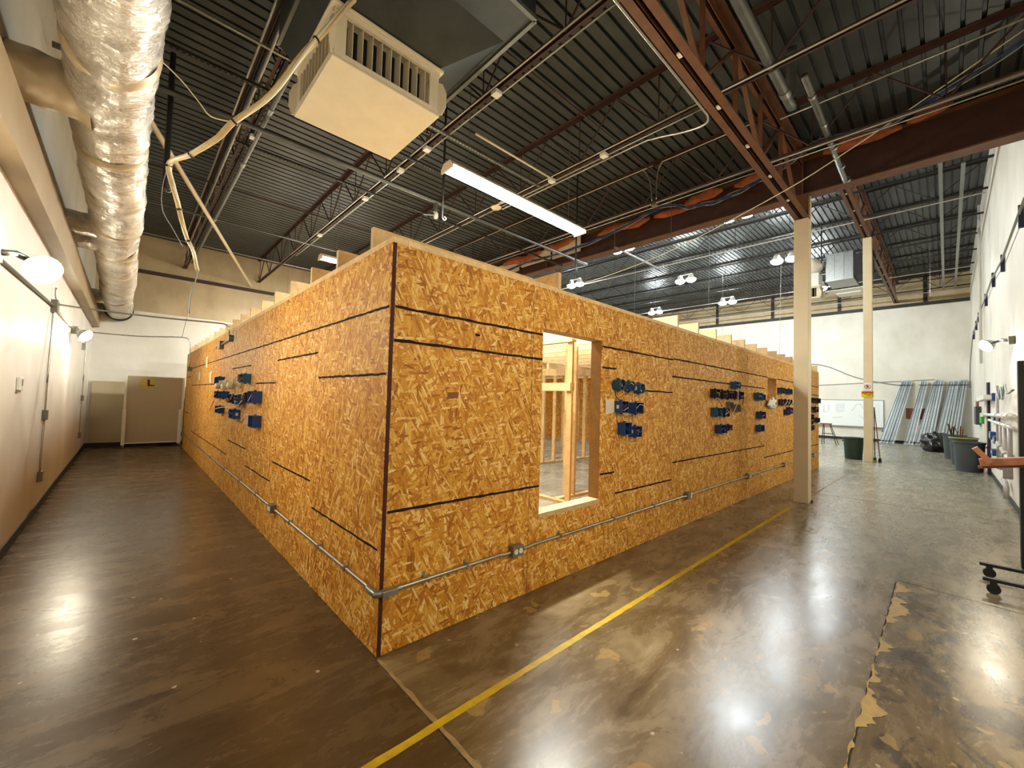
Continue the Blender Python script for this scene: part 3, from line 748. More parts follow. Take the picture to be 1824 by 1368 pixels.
ebox('L', 3.17, 1.45, .24, .135, 'big blue wiring box nearest in the middle row '+A, 'blue', 'square', .10, 2, g)
ebox('L', 5.60, 1.22, .30, .11, 'small blue wiring box at lower left '+A, 'blue', 'square', .085, 0, g)
ebox('L', 4.35, 1.205, .28, .12, 'blue wiring box with grey sticker in the lower row '+A, 'blue', 'square', .09, 1, g, tag_plate=True)
ebox('L', 4.68, 1.215, .08, .10, 'small white device plate by the stickered box '+A, 'white', 'square', .06, 2, g)
ebox('L', 3.13, 1.175, .22, .13, 'lowest blue wiring box nearest the corner '+A, 'blue', 'square', .09, 0, g)
ebox('L', 3.62, 1.17, .10, .11, 'tan switch device left of the lowest near box '+A, 'paper', 'square', .06, 2, g)
# three pale lamp holders
for k, (y, z, nm) in enumerate(((5.35, 1.62, 'far'), (4.78, 1.61, 'middle'), (4.3, 1.62, 'near'))):
    t = thing('lamp_holder', P('L', y, 0, z-.05), 'cream porcelain lamp holder, the %s one of three between upper blue boxes on left face' % nm, 'lamp holder', 'lamp holders on the left face')
    Mx = Matrix((Vector((0,1,0)), Vector((0,0,1)), Vector((-1,0,0)))).transposed()
    MB().lathe([(.075,.001),(.075,.015),(.05,.04),(.038,.08),(.042,.10),(.03,.10),(.028,.07)], P('L', y, .0, z+.01), 18, Mx).build('socket', M['romex'], t, smooth=True)
    MB().lathe([(.01,.0),(.04,.02),(.05,.05),(.044,.08),(.02,.095),(.001,.098)], P('L', y+.09, .05, z-.035), 14, Mx).build('knob', M['romex'], t, smooth=True)
cable('L', [(5.55, .10, 1.23), (5.0, .10, 1.27), (4.2, .09, 1.30), (3.8, .10, 1.34), (3.65, .09, 1.40)], 'long yellow cable sweeping across the left face boxes', 'romex_y', .006)
cable('L', [(3.2, .03, 1.38), (3.45, .06, 1.33), (3.62, .05, 1.24)], 'white cable curving below the big near box on left face')
cable('L', [(4.5, .02, 1.14), (4.62, .05, 1.06), (4.85, .02, .98)], 'white cable end hanging below the stickered box on left face')
cable('L', [(5.95, .05, 1.40), (6.3, .05, 1.30), (6.8, .02, 1.15)], 'thin brown wire drooping at far side of left face group', 'copper')
cable('L', [(3.5, .09, 1.5), (3.9, .12, 1.47), (4.2, .1, 1.5), (4.3, .09, 1.44)], 'white wire knotted above the middle boxes on left face')
cable('L', [(3.55, .06, 1.36), (3.9, .08, 1.31), (4.3, .06, 1.33)], 'dark red wire under the middle row on left face', 'wire_red', .004)
# paper tags on left face
for k, (y, z, h, nm) in enumerate(((7.7, 2.07, .22, 'topmost'), (8.71, 1.82, .17, 'leftmost'), (7.1, 1.76, .2, 'lowest'))):
    mb = MB(); n = 6; vs = []
    for i in range(n+1):
        zz = z-h/2+h*i/n; w = .12; cu = .012*math.sin(math.pi*i/n)+.003
        vs += [P('L', y-w, cu*.3+.002, zz), P('L', y, cu+.004, zz), P('L', y+w, cu*.5+.002, zz)]
    fs = []
    for i in range(n):
        for k2 in range(2): fs.append((3*i+k2, 3*i+k2+1, 3*i+k2+4, 3*i+k2+3))
    mb.add(vs, fs); tag(mb.build('paper_note', M['paper']), 'curling white paper note, %s of three at the far end of left face' % nm, 'paper', 'paper notes on the left face')
# conduit junction high on the left face and the conduit crossing the aisle
t = thing('crossing_conduit', (0, 5.1, 2.3), 'thin conduit spanning the aisle from left wall to a junction box on orange wall', 'conduit')
pts = [(LW+.03, 5.26, 2.72), (LW+.035, 5.26, 2.60), (LW+.06, 5.25, 2.545), (LW+.14, 5.24, 2.51), (-.9, 5.2, 2.50), (-.2, 5.15, 2.515), (-.09, 5.13, 2.50), (-.05, 5.12, 2.45), (-.045, 5.11, 2.37)]
MB().tube(smoothp(pts), .011, 8).build('pipe', M['conduit'], t, smooth='all')
Mx = Matrix((Vector((0,1,0)), Vector((0,0,1)), Vector((-1,0,0)))).transposed()
MB().lathe([(.05,.001),(.055,.05),(.05,.06),(.02,.062)], (0, 5.06, 2.30), 16, Mx).build('junction_box', M['greybox'], t, smooth=True)
MB().tube([(-.03, 5.12, 2.3), (-.03, 5.85, 2.265)], .012, 8).build('pipe', M['conduit'], t)
box((-.06, 5.85, 2.2), (-.001, 6.03, 2.33)).build('end_box', M['greybox'], t, bevel=.004)
box((-.004, 4.82, 2.23), (-.0005, 4.98, 2.39)).build('back_plate', M['greybox'], t)
cable('L', [(6.05, .02, 2.25), (6.3, .03, 2.27), (6.5, .02, 2.24)], 'short red wire sticking out beside the high end box on left face', 'wire_red')
t = thing('crossing_conduit', (-.06, 10.3, 2.0), 'far thin conduit spanning the aisle and turning down at the orange wall', 'conduit')
MB().tube(smoothp([(LW+.03, 10.3, 2.69), (-1, 10.3, 2.70), (-.25, 10.3, 2.77), (-.09, 10.3, 2.73), (-.05, 10.3, 2.6), (-.05, 10.3, 2.05)]), .012, 8).build('pipe', M['conduit'], t, smooth='all')
box((-.09, 10.25, 1.97), (-.001, 10.36, 2.07)).build('end_box', M['greybox'], t)
MB().tube([(-.22, 10.3, 2.77), (-.14, 10.3, 3.3), (-.13, 10.3, 3.9)], .01, 8).build('riser', M['conduit'], t)

# ------------------------------------------------------------------ columns
def column(x0, x1, y0, y1, z1, label, extra=None):
    t = thing('column', ((x0+x1)/2, (y0+y1)/2, 0), label, 'column')
    box((x0, y0, .0), (x1, y1, z1)).build('casing', M['column'], t, bevel=.006)
    if extra:
        box((x0+.1, y0+.0, z1+.001), (x1, y0+.1, extra)).build('upper_casing', M['column'], t)
    return t
c1 = column(6.78, 6.99, -.745, -.545, 4.6, 'near cream boxed column beside the orange cladding')
box((6.95, -.77, .001), (6.995, -.7455, .03)).build('floor_clip', M['black'], c1)
box((6.90, -.745, 4.601), (6.99, -.66, 5.0)).build('upper_casing', M['column'], c1)
c2 = column(14.7, 14.9, -.77, -.57, 6.64, 'far cream boxed column with two signs, beside a dark green bin')
t = thing('prohibition_sign', (14.69, -.66, 2.08), 'white sign with a red crossed circle on the far column', 'sign')
box((14.694, -.755, 2.07), (14.699, -.575, 2.30)).build('sign_plate', M['white'], t)
Mx = Matrix((Vector((0,-1,0)), Vector((0,0,1)), Vector((-1,0,0)))).transposed()
mb = MB(); n = 28
ring = [(.075*math.cos(2*math.pi*k/n), .065*math.sin(2*math.pi*k/n)) for k in range(n)]; ri = [(x*.8, y*.8) for x, y in ring]
c0 = Vector((14.6935, -.665, 2.19))
vs = [c0+Mx@Vector((x, y, 0)) for x, y in ring]+[c0+Mx@Vector((x, y, 0)) for x, y in ri]
mb.add(vs, [(k, (k+1) % n, n+(k+1) % n, n+k) for k in range(n)])
a = Vector((0, .046, .042)); mb.add([c0+Vector((-.0003, .052, .036)), c0+Vector((-.0003, .040, .05)), c0+Vector((-.0003, -.052, -.036)), c0+Vector((-.0003, -.040, -.05))], [(0,1,2,3)])
mb.build('red_circle', M['signred'], t)
mb = MB(); mb.prism([(-.03, .035), (.0, .045), (.03, .02), (.03, -.0), (.0, -.012), (-.005, -.04), (-.03, -.045), (-.022, -.0)], 0, .0006, Mx, c0); mb.build('pictogram', M['signred'], t)
t = thing('warning_sign', (14.69, -.665, 1.88), 'orange and yellow WARNING sign strapped on the far column below the red circle sign', 'sign')
box((14.688, -.805, 1.885), (14.6935, -.525, 2.06)).build('sign_plate', M['signyel'], t)
box((14.686, -.795, 1.985), (14.6878, -.535, 2.055)).build('header_band', M['signor'], t)
def text(s, size, c, Mx, mat, parent, name='lettering', wscale=1, ext=.0004):
    cu = bpy.data.curves.new(name, 'FONT'); cu.body = s; cu.size = size; cu.extrude = ext; cu.align_x = 'CENTER'; cu.align_y = 'CENTER'
    tmp = bpy.data.objects.new('tmp', cu); C.objects.link(tmp); dg = bpy.context.evaluated_depsgraph_get()
    me = bpy.data.meshes.new_from_object(tmp.evaluated_get(dg)); bpy.data.objects.remove(tmp)
    for v in me.vertices: v.co = Mx@Vector((v.co.x*wscale, v.co.y, v.co.z))
    me.materials.clear(); me.materials.append(mat); o = bpy.data.objects.new(name, me); C.objects.link(o); place(o, c, parent); return o
text('WARNING', .05, (14.6855, -.665, 2.02), Mx, M['black'], t)
mb = MB()
for (y0, y1, z) in ((-.79, -.67, 1.965), (-.655, -.585, 1.965), (-.74, -.64, 1.925)):
    mb.box((14.6872, y0, z-.008), (14.6878, y1, z+.008))
mb.build('faint_text_line', M['black'], t)
mb = MB(); mb.prism([(-.02,-.015),(.02,-.015),(0,.02)], 0, .0006, Mx, (14.6878, -.775, 1.925)); mb.build('triangle_symbol', M['black'], t)
# brooms against column 2
for nm, x, y0, y1, col in (('dark', 15.0, -.79, -.66, 'wire_black'), ('red-brown', 15.02, -.90, -.66, 'hardboard')):
    t = thing('broom', (x, y0, 0), '%s handled broom leaning on the right side of the far column' % nm, 'broom')
    MB().tube([(x, y0, .12), (x-.02, y1-.12, 1.6)], .012, 8).build('handle', M[col], t)
    mb = MB(); mb.bar((x-.1, y0, .08), (x+.12, y0, .08), .05, .06); mb.build('head', M['black'], t)
    box((x-.1, y0-.03, 0), (x+.12, y0+.03, .06)).build('bristles', M['yellow_strip'] if nm == 'dark' else M['black'], t)

# ------------------------------------------------------------------ roof steel
def joist(x, zb, zt, mat, label, group, y0=RW, y1=FW, pitch=1.22, wide=.05):
    t = thing('roof_joist', (x, y0, zb), label, 'roof joist', group)
    src = {}
    for nm, z, g in (('bottom_chord', zb, .038), ('top_chord', zt-.03, .05)):
        mb = MB()
        for s in (-1, 1):
            s0 = s*.012; s1 = s*(.012+g)
            if nm == 'bottom_chord': mb.box((x+s0, y0, z), (x+s1, y1, z+.005)); mb.box((x+s0, y0, z), (x+s*(.017), y1, z+g))
            else: mb.box((x+s0, y0, z+.025), (x+s1, y1, z+.03)); mb.box((x+s0, y0, z-.02), (x+s*(.017), y1, z+.03))
        mb.build(nm, mat, t)
    n = int((y1-y0)/pitch); s_a = s_b = s_c = None
    for k in range(n+1):
        y = y0+.1+k*pitch
        if y+pitch/2 > y1: break
        if s_a is None:
            s_a = MB().tube([(x, y, zt-.04), (x, y+pitch/2, zb+.015)], .012, 6).build('web_bar', mat, t); oa = WL[s_a.name]-Vector((x, y, 0))
            s_b = MB().tube([(x, y+pitch/2, zb+.015), (x, y+pitch, zt-.04)], .012, 6).build('web_bar', mat, t); ob = WL[s_b.name]-Vector((x, y, 0))
            s_c = MB().tube([(x, y+pitch/2, zb+.015), (x, y+pitch/2, zt-.04)], .008, 6).build('web_bar', mat, t); oc = WL[s_c.name]-Vector((x, y, 0))
        else:
            copy_at(s_a, Vector((x, y, 0))+oa, t); copy_at(s_b, Vector((x, y, 0))+ob, t)
            copy_at(s_c, Vector((x, y, 0))+oc, t)
    return t
ZB = 4.95
ordn = ['first', 'second', 'third', 'fourth', 'fifth', 'sixth', 'seventh', 'eighth', 'ninth', 'tenth']
for k, x in enumerate((-.10, 1.71, 3.51, 5.33)):
    joist(x, ZB, H1, M['steel_dark'], '%s dark red-brown open-web roof joist of the low roof, counted from the foil duct' % ordn[k], 'joists of the low roof')
for k in range(10):
    x = 8.46+1.82*k
    joist(x, 7.0, H2, M['steel_far'], '%s dark open-web joist of the high roof beyond the deep cross beam' % ordn[k], 'joists of the high roof', pitch=1.6)
def girder(x0, x1, zb, zt, y, mat, label, pitch=.91, hw=.10):
    t = thing('truss_girder', (x0, y, zb), label, 'girder')
    for nm, z in (('bottom_chord', zb), ('top_chord', zt)):
        for s in (-1, 1):
            mb = MB(); a, b = y+s*.018, y+s*hw
            zz = z if nm == 'bottom_chord' else z+.095
            mb.box((x0, a, zz), (x1, b, zz+.008)); mb.box((x0, a, z), (x1, y+s*.026, z+.1)); mb.build(nm, mat, t)
    n = int((x1-x0)/pitch); sv = sd = se = None
    for k in range(n):
        x = x0+.1+k*pitch
        if sv is None:
            sv = MB().bar((x, y, zb+.06), (x, y, zt+.05), .03, .045, (0,1,0)).build('web_member', mat, t); ov = WL[sv.name]-Vector((x,0,0))
            sd = MB().bar((x, y, zt+.05), (x+pitch, y, zb+.06), .032, .05, (0,1,0)).build('web_member', mat, t); od = WL[sd.name]-Vector((x,0,0))
            se = MB().bar((x, y, zb+.06), (x+pitch, y, zt+.05), .032, .05, (0,1,0)).build('web_member', mat, t); oe = WL[se.name]-Vector((x,0,0))
            se0 = box((x+.4, y-.03, zb+.001), (x+.46, y+.03, zb+.02)).build('spacer_plate', M['cream'], t); op = WL[se0.name]-Vector((x,0,0))
        else:
            copy_at(sv, Vector((x,0,0))+ov, t); copy_at(sd if k % 2 == 0 else se, Vector((x,0,0))+(od if k % 2 == 0 else oe), t)
            copy_at(se0, Vector((x,0,0))+op, t)
    return t
girder(LW, 6.79, 4.605, 5.50, -.65, M['steel'], 'big red-brown truss girder of the low roof resting on the near column')
girder(7.05, BW, 6.65, 7.5, -.65, M['steel'], 'long red-brown truss girder of the high roof resting on the far column', pitch=1.2)
# deep cross beam
t = thing('cross_beam', (XB+.15, RW, 5.0), 'deep dark brown steel cross beam where the roof steps up', 'beam')
box((XB+.0, RW, 5.0), (XB+.24, FW, 5.02)).build('bottom_flange', M['steel'], t)
box((XB+.1, RW, 5.021), (XB+.13, FW, 5.6)).build('web_plate', M['steel_dark'], t)
box((XB+.0, RW, 5.601), (XB+.21, FW, 5.62)).build('top_flange', M['steel'], t)
for y in (-.655, 5.0): box((XB+.02, y-.008, 5.021), (XB+.099, y+.008, 5.599)).build('stiffener', M['steel'], t)
for k, (y0, y1, z0, z1) in enumerate(((3.85, 4.75, 5.19, 5.58), (4.82, 5.9, 5.22, 5.5), (6.0, 7.1, 5.16, 5.46))):
    tag(box((XB-.03, y0, z0), (XB-.005, y1, z1)).build('backing_board', M['cream'], None), ['cream board strip fixed to the cross beam, nearest the long lamp', 'cream board strip in the middle on the cross beam', 'cream board strip on the cross beam half hidden by orange wall'][k], 'board')
box((6.80, -.74, 4.62), (6.89, -.56, 4.999)).build('bearing_stub', M['steel'], t)
box((6.795, -.745, 4.602), (6.895, -.55, 4.619)).build('bearing_plate', M['steel_dark'], t)
# orange insulation pieces stuffed above the beam
def blob_strip(y0, y1, x, z, h, d, seed):
    rr = random.Random(seed); mb = MB(); n = int((y1-y0)/.06)+2; vs = []; m_ = 10
    for i in range(n):
        y = y0+(y1-y0)*i/(n-1); e = min(1, .35+3*min(i, n-1-i)/n)
        for k in range(m_):
            a = 2*math.pi*k/m_; q = noise.noise(Vector((y*3.1, math.cos(a)*1.3+seed, math.sin(a)*1.3)))*.5+1
            vs.append((x+d*e*q*math.cos(a), y, z+.03*math.sin(y*5+seed)+h*e*q*math.sin(a)))
    fs = [(i*m_+k, i*m_+(k+1) % m_, (i+1)*m_+(k+1) % m_, (i+1)*m_+k) for i in range(n-1) for k in range(m_)]
    fs += [tuple(range(m_)), tuple((n-1)*m_+k for k in range(m_))]
    mb.add(vs, fs); return mb
for k, (y0, y1, z, h, nm) in enumerate(((-2.35, -1.9, 5.6, .05, 'short, nearest the right wall'), (-1.85, -.95, 5.56, .07, 'long, right of the truss girder'), (-.5, .35, 5.52, .07, 'long, just left of the truss girder'), (.55, 1.25, 5.48, .07, 'torn, above the blue cable'),
        (1.2, 1.9, 5.38, .06, 'flap hanging below the blue cable'), (2.0, 3.3, 5.42, .07, 'ragged, right of the long lamp'), (4.0, 5.0, 5.5, .07, 'crumpled, above the nearest cream board'), (5.1, 6.6, 5.44, .08, 'farthest, over the orange wall'))):
    tag(blob_strip(y0, y1, XB-.08, z, h*1.25, .06, k+1).build('insulation_batt', M['insul'], None, smooth='all'), 'orange insulation batt stuffed on the cross beam, '+nm, 'insulation', 'insulation on the cross beam')
# blue cable bundle and pull line
pts = [(6.45, 6.6, 5.05), (6.4, 5.38, 5.12), (6.4, 4.2, 5.1), (6.4, 2.85, 5.17), (6.4, 1.56, 5.40), (6.4, 1.06, 5.22), (6.4, .5, 5.16), (6.4, -.04, 5.25), (6.42, -.52, 5.40), (6.43, -.97, 5.60), (6.35, -1.83, 5.48), (5.6, -2.9, 5.45)]
t = thing('cable_bundle', (6.4, 0, 5.1), 'sagging bundle of blue and grey data cables draped along the cross beam', 'cable')
for k, (dx, dz, mt, r) in enumerate(((0, 0, 'bluecable', .018), (.02, .025, 'bluecable', .014), (-.02, .02, 'greycable', .009), (.0, -.025, 'greycable', .008), (-.03, -.0, 'bluecable', .012))):
    MB().tube([Vector(p)+Vector((dx, 0, dz+.015*math.sin(i*1.3+k))) for i, p in enumerate(smoothp(pts, 6))], r, 7).build('strand', M[mt], t, smooth='all')
tag(MB().tube(smoothp([(5.5, 4.6, 3.86), (5.5, 2.76, 3.9), (5.5, 1.51, 4.02), (5.5, .53, 4.21), (5.5, -.71, 4.56), (5.5, -1.35, 4.81), (5.5, -2.23, 5.21), (5.5, -2.95, 5.56)]), .007, 6).build('cable', M['romex'], None, smooth='all'), 'thin pale cable strung diagonally past the near column top', 'cable')
# conduits along the joists (y direction) on the low roof
def yrun(x, z, y0, y1, r, mat, label, name='conduit', cat='conduit', group=None, pts=None):
    return tag(MB().tube(pts or [(x, y0, z), (x, y1, z)], r, 8).build(name, M[mat], None, smooth='all'), label, cat, group)
yrun(1.66, 4.93, RW, 8.8, .011, 'conduit', 'thin conduit on left side of the second joist bottom chord')
yrun(1.78, 4.93, RW, 8.8, .011, 'conduit', 'thin conduit on right side of the second joist bottom chord')
yrun(3.45, 4.93, RW, 7, .012, 'conduit', 'thin conduit on left side of the third joist bottom chord')
yrun(3.57, 4.93, -.4, 10, .012, 'conduit', 'thin conduit on right side of the third joist bottom chord')
yrun(0, 0, 0, 0, .013, 'conduit', 'bright conduit running beside the truss girder then bending onto the third joist', pts=smoothp([(-1.8, -.52, 4.62), (1.4, -.52, 4.62), (3.0, -.52, 4.62), (3.35, -.5, 4.64), (3.5, -.38, 4.68), (3.6, -.1, 4.78), (3.64, .3, 4.9), (3.65, .7, 4.93), (3.65, 3.2, 4.93)], 5))
yrun(0, 0, 0, 0, .012, 'conduit', 'thin conduit dropping to a box on the fourth joist, left of a pair', pts=smoothp([(5.25, 7, 5.58), (5.25, 1.6, 5.58), (5.26, 1.36, 5.57), (5.28, 1.26, 5.45), (5.28, 1.20, 5.2), (5.28, 1.18, 4.98)], 4))
yrun(0, 0, 0, 0, .012, 'conduit', 'thin conduit dropping to a box on the fourth joist, right of a pair', pts=smoothp([(5.25, -.4, 5.58), (5.25, .85, 5.58), (5.26, 1.0, 5.57), (5.28, 1.08, 5.45), (5.28, 1.10, 5.2), (5.28, 1.10, 4.98)], 4))
yrun(5.27, 4.92, RW, 9, .012, 'conduit', 'thin conduit on left side of the fourth joist bottom chord')
yrun(5.40, 4.92, RW, 6, .010, 'conduit', 'thin conduit on right side of the fourth joist bottom chord')
yrun(-.02, 4.90, -2.9, 11.5, .03, 'pipe', 'fat grey pipe under the first joist beside the foil duct', 'pipe', 'pipe')
yrun(-.22, 4.95, -2.9, 11.5, .014, 'conduit', 'thin conduit on the duct side of the first joist')
yrun(-.3, 5.05, -2.9, 10, .012, 'conduit', 'second thin conduit furthest to the duct side of first joist')
yrun(-.16, 5.3, -1, 9, .02, 'wire_black', 'black cable along the middle of the first joist', 'cable', 'cable')
for k, y in enumerate((1.9, 3.3, 4.9, 7.6)):
    tag(MB().tube([(-.02, y-.06, 4.90), (-.02, y+.06, 4.90)], .037, 12).build('pipe_coupling', M['galv'], None, smooth=True), '%s shiny coupling along the fat grey pipe, counted from the camera' % ordn[k], 'coupling', 'couplings of the fat pipe')
for k, (x, y) in enumerate(((1.72, 1.15), (1.72, 2.6), (1.72, 3.35), (1.72, 4.6), (3.51, .95), (3.51, 1.9), (5.30, 1.14), (-.05, 4.05), (1.72, 6.9))):
    lab = ['on second joist right beside the big square diffuser', 'on second joist just below the diffuser', 'on second joist before the long lamp', 'on second joist farther along', 'on third joist right of the long lamp', 'on third joist above the long lamp', 'on fourth joist where two conduits drop', 'on first joist beside the pipe', 'on second joist near far left wall'][k]
    tag(box((x-.045, y-.045, 4.88), (x+.045, y+.045, 4.925)).build('junction_box', M['white' if k != 6 else 'greybox'], None, bevel=.004), 'small pale junction box '+lab, 'junction box', 'junction boxes under the low roof')
# x direction lines
def xrun(y, z, x0, x1, r, mat, label, name='conduit', cat='conduit', pts=None):
    return tag(MB().tube(pts or [(x0, y, z), (x1, y, z)], r, 8).build(name, M[mat], None, smooth='all'), label, cat)
def xstrut(y, z, x0, x1, label, mat='galv'):
    t = thing('strut_channel', ((x0+x1)/2, y, z), label, 'channel')
    mb = MB(); w = .041; n = int((x1-x0)/.05); 
    mb.box((x0, y-w/2, z), (x1, y-w/2+.003, z+.03)); mb.box((x0, y+w/2-.003, z), (x1, y+w/2, z+.03))
    mb.build('side_rail', M[mat], t)
    mb = MB()
    mb.box((x0, y-w/2, z), (x1, y-.008, z+.003)); mb.box((x0, y+.008, z), (x1, y+w/2, z+.003))
    for k in range(n): mb.box((x0+k*.05, y-.008, z), (x0+k*.05+.022, y+.008, z+.003))
    mb.build('slotted_face', M[mat], t); return t
xstrut(2.16, 4.90, 1.2, 3.5, 'slotted channel above the long lamp between second and third joists')
xstrut(4.35, 4.90, -.2, 6.7, 'long slotted channel crossing under the joists left of the sprinkler pipe', 'galv_dull')
xstrut(2.98, 4.90, -1.8, 3.4, 'slotted channel crossing behind the square diffuser', 'galv_dull')
xrun(1.88, 4.92, 2.0, 3.45, .014, 'cream', 'short pale conduit crossing right above the long lamp')
xrun(3.62, 4.80, -1.8, 6.75, .03, 'pipe', 'long sprinkler pipe hung across the low roof behind the long lamp', 'sprinkler_pipe', 'pipe')
xrun(2.37, 4.95, -1.8, 1.6, .014, 'conduit', 'conduit crossing high at top left above the hanging cable')
xrun(7.7, 4.93, -1.8, 5.3, .022, 'pipe', 'dull pipe crossing the roof low at the far left', 'pipe', 'pipe')
xrun(6.1, 4.97, -1.8, 6.7, .014, 'steel_dark', 'dark bridging bar across the joists midway on the left', 'bridging_bar', 'bar')
xrun(9.9, 4.97, -1.8, 6.7, .014, 'conduit', 'bridging bar across the joists near the far left wall', 'bridging_bar', 'bar')
xrun(1.2, 5.52, -1.8, 6.7, .012, 'steel_dark', 'dark bridging bar high under the deck near the diffuser', 'bridging_bar', 'bar')
t = thing('sprinkler_drop', (1.95, 3.62, 4.0), 'short pipe drop with cap below the sprinkler pipe beside the long lamp', 'pipe')
MB().tube([(2.52, 3.62, 4.77), (2.52, 3.62, 4.62)], .035, 12).build('tee', M['galv'], t, smooth=True)
MB().lathe([(.0,0),(.03,.01),(.04,.04),(.035,.1),(.02,.12)], (2.52, 3.60, 4.50), 14).build('sprinkler_cap', M['white'], t, smooth=True)
MB().tube([(2.50, 3.6, 4.56), (2.28, 3.6, 4.50)], .012, 8).build('arm', M['galv'], t)
t = thing('smoke_detector', (3.5, 3.2, 4.88), 'round white smoke detector disc below the third joist behind the long lamp', 'smoke detector')
MB().lathe([(.09, .03), (.095, .015), (.08, 0), (.02, -.012), (.001, -.012)], (3.5, 3.2, 4.89), 24).build('disc', M['cream'], t, smooth=True)
MB().tube([(3.42, 3.18, 4.90), (3.51, 2.9, 4.93)], .012, 8).build('stem', M['cream'], t)
# big pipes right of the truss girder
t = thing('vent_pipe', (3.5, -1.05, 5.0), 'thick grey pipe right of the truss girder with an elbow going up', 'pipe')
MB().tube(smoothp([(-1.8, -1.05, 5.0), (3.9, -1.05, 5.0), (4.12, -1.05, 5.0), (4.22, -1.06, 5.08), (4.22, -1.08, 5.6)], 5), .05, 16).build('pipe', M['pipe'], t, smooth='all')
MB().tube([(4.0, -1.05, 5.0), (4.09, -1.05, 5.0)], .058, 16).build('collar', M['galv'], t, smooth=True)
t = thing('vent_pipe', (5.5, -1.25, 5.0), 'thinner grey pipe further on ending below the cross beam', 'pipe')
MB().tube([(3.95, -1.25, 5.02), (6.75, -1.22, 5.0)], .035, 14).build('pipe', M['pipe'], t, smooth='all')
for k, x in enumerate((4.3, 4.95, 5.6, 6.2, 6.7)): MB().tube([(x, -1.245, 5.01), (x+.05, -1.245, 5.01)], .042, 14).build('coupling', M['galv'], t, smooth=True)
yrun(4.9, 5.25, -2.9, -.8, .011, 'conduit', 'conduit under the deck right of the truss girder')
# diagonal brace pipe at left
tag(MB().tube([(-1.15, 3.77, 4.6), (1.51, 12.4, 4.77)], .032, 10).build('brace_pipe', M['column'], None, smooth=True), 'long tan pipe slanting from behind the foil duct to the far left wall', 'pipe')
# hanger rods
for k, (x, y, z0, z1, lab) in enumerate(((1.81, 2.3, 3.86, 5.62, 'black hanger rod ending in a hook behind left end of long lamp'), (4.65, 2.3, 3.88, 5.62, 'black hanger rod ending in a hook behind right end of long lamp'), (-.9, 4.2, 3.9, 5.62, 'black hanger rod beside the foil duct'))):
    t = thing('hanger_rod', (x, y, z0), lab, 'rod')
    MB().tube([(x, y, z0+.03), (x, y, z1)], .014 if k < 2 else .03, 8).build('rod', M['black'], t)
    MB().tube(smoothp([(x, y, z0+.03), (x+.03, y, z0), (x+.06, y, z0+.03), (x+.03, y, z0+.05)]), .009, 6).build('hook', M['galv'], t, smooth='all')
for k, (y, z) in enumerate(((2.6, 5.0), (1.35, 4.9))):
    tag(MB().tube([(6.35, y, z-.15), (6.35, y, 5.62)], .008, 6).build('hanger_rod', M['galv'], None), ['thin rod hanging in front of the cross beam at left', 'thin rod hanging in front of the cross beam at right'][k], 'rod')
xstrut(2.6, 4.83, 6.35, 8.3, 'slotted channel hung on rods passing under the cross beam')

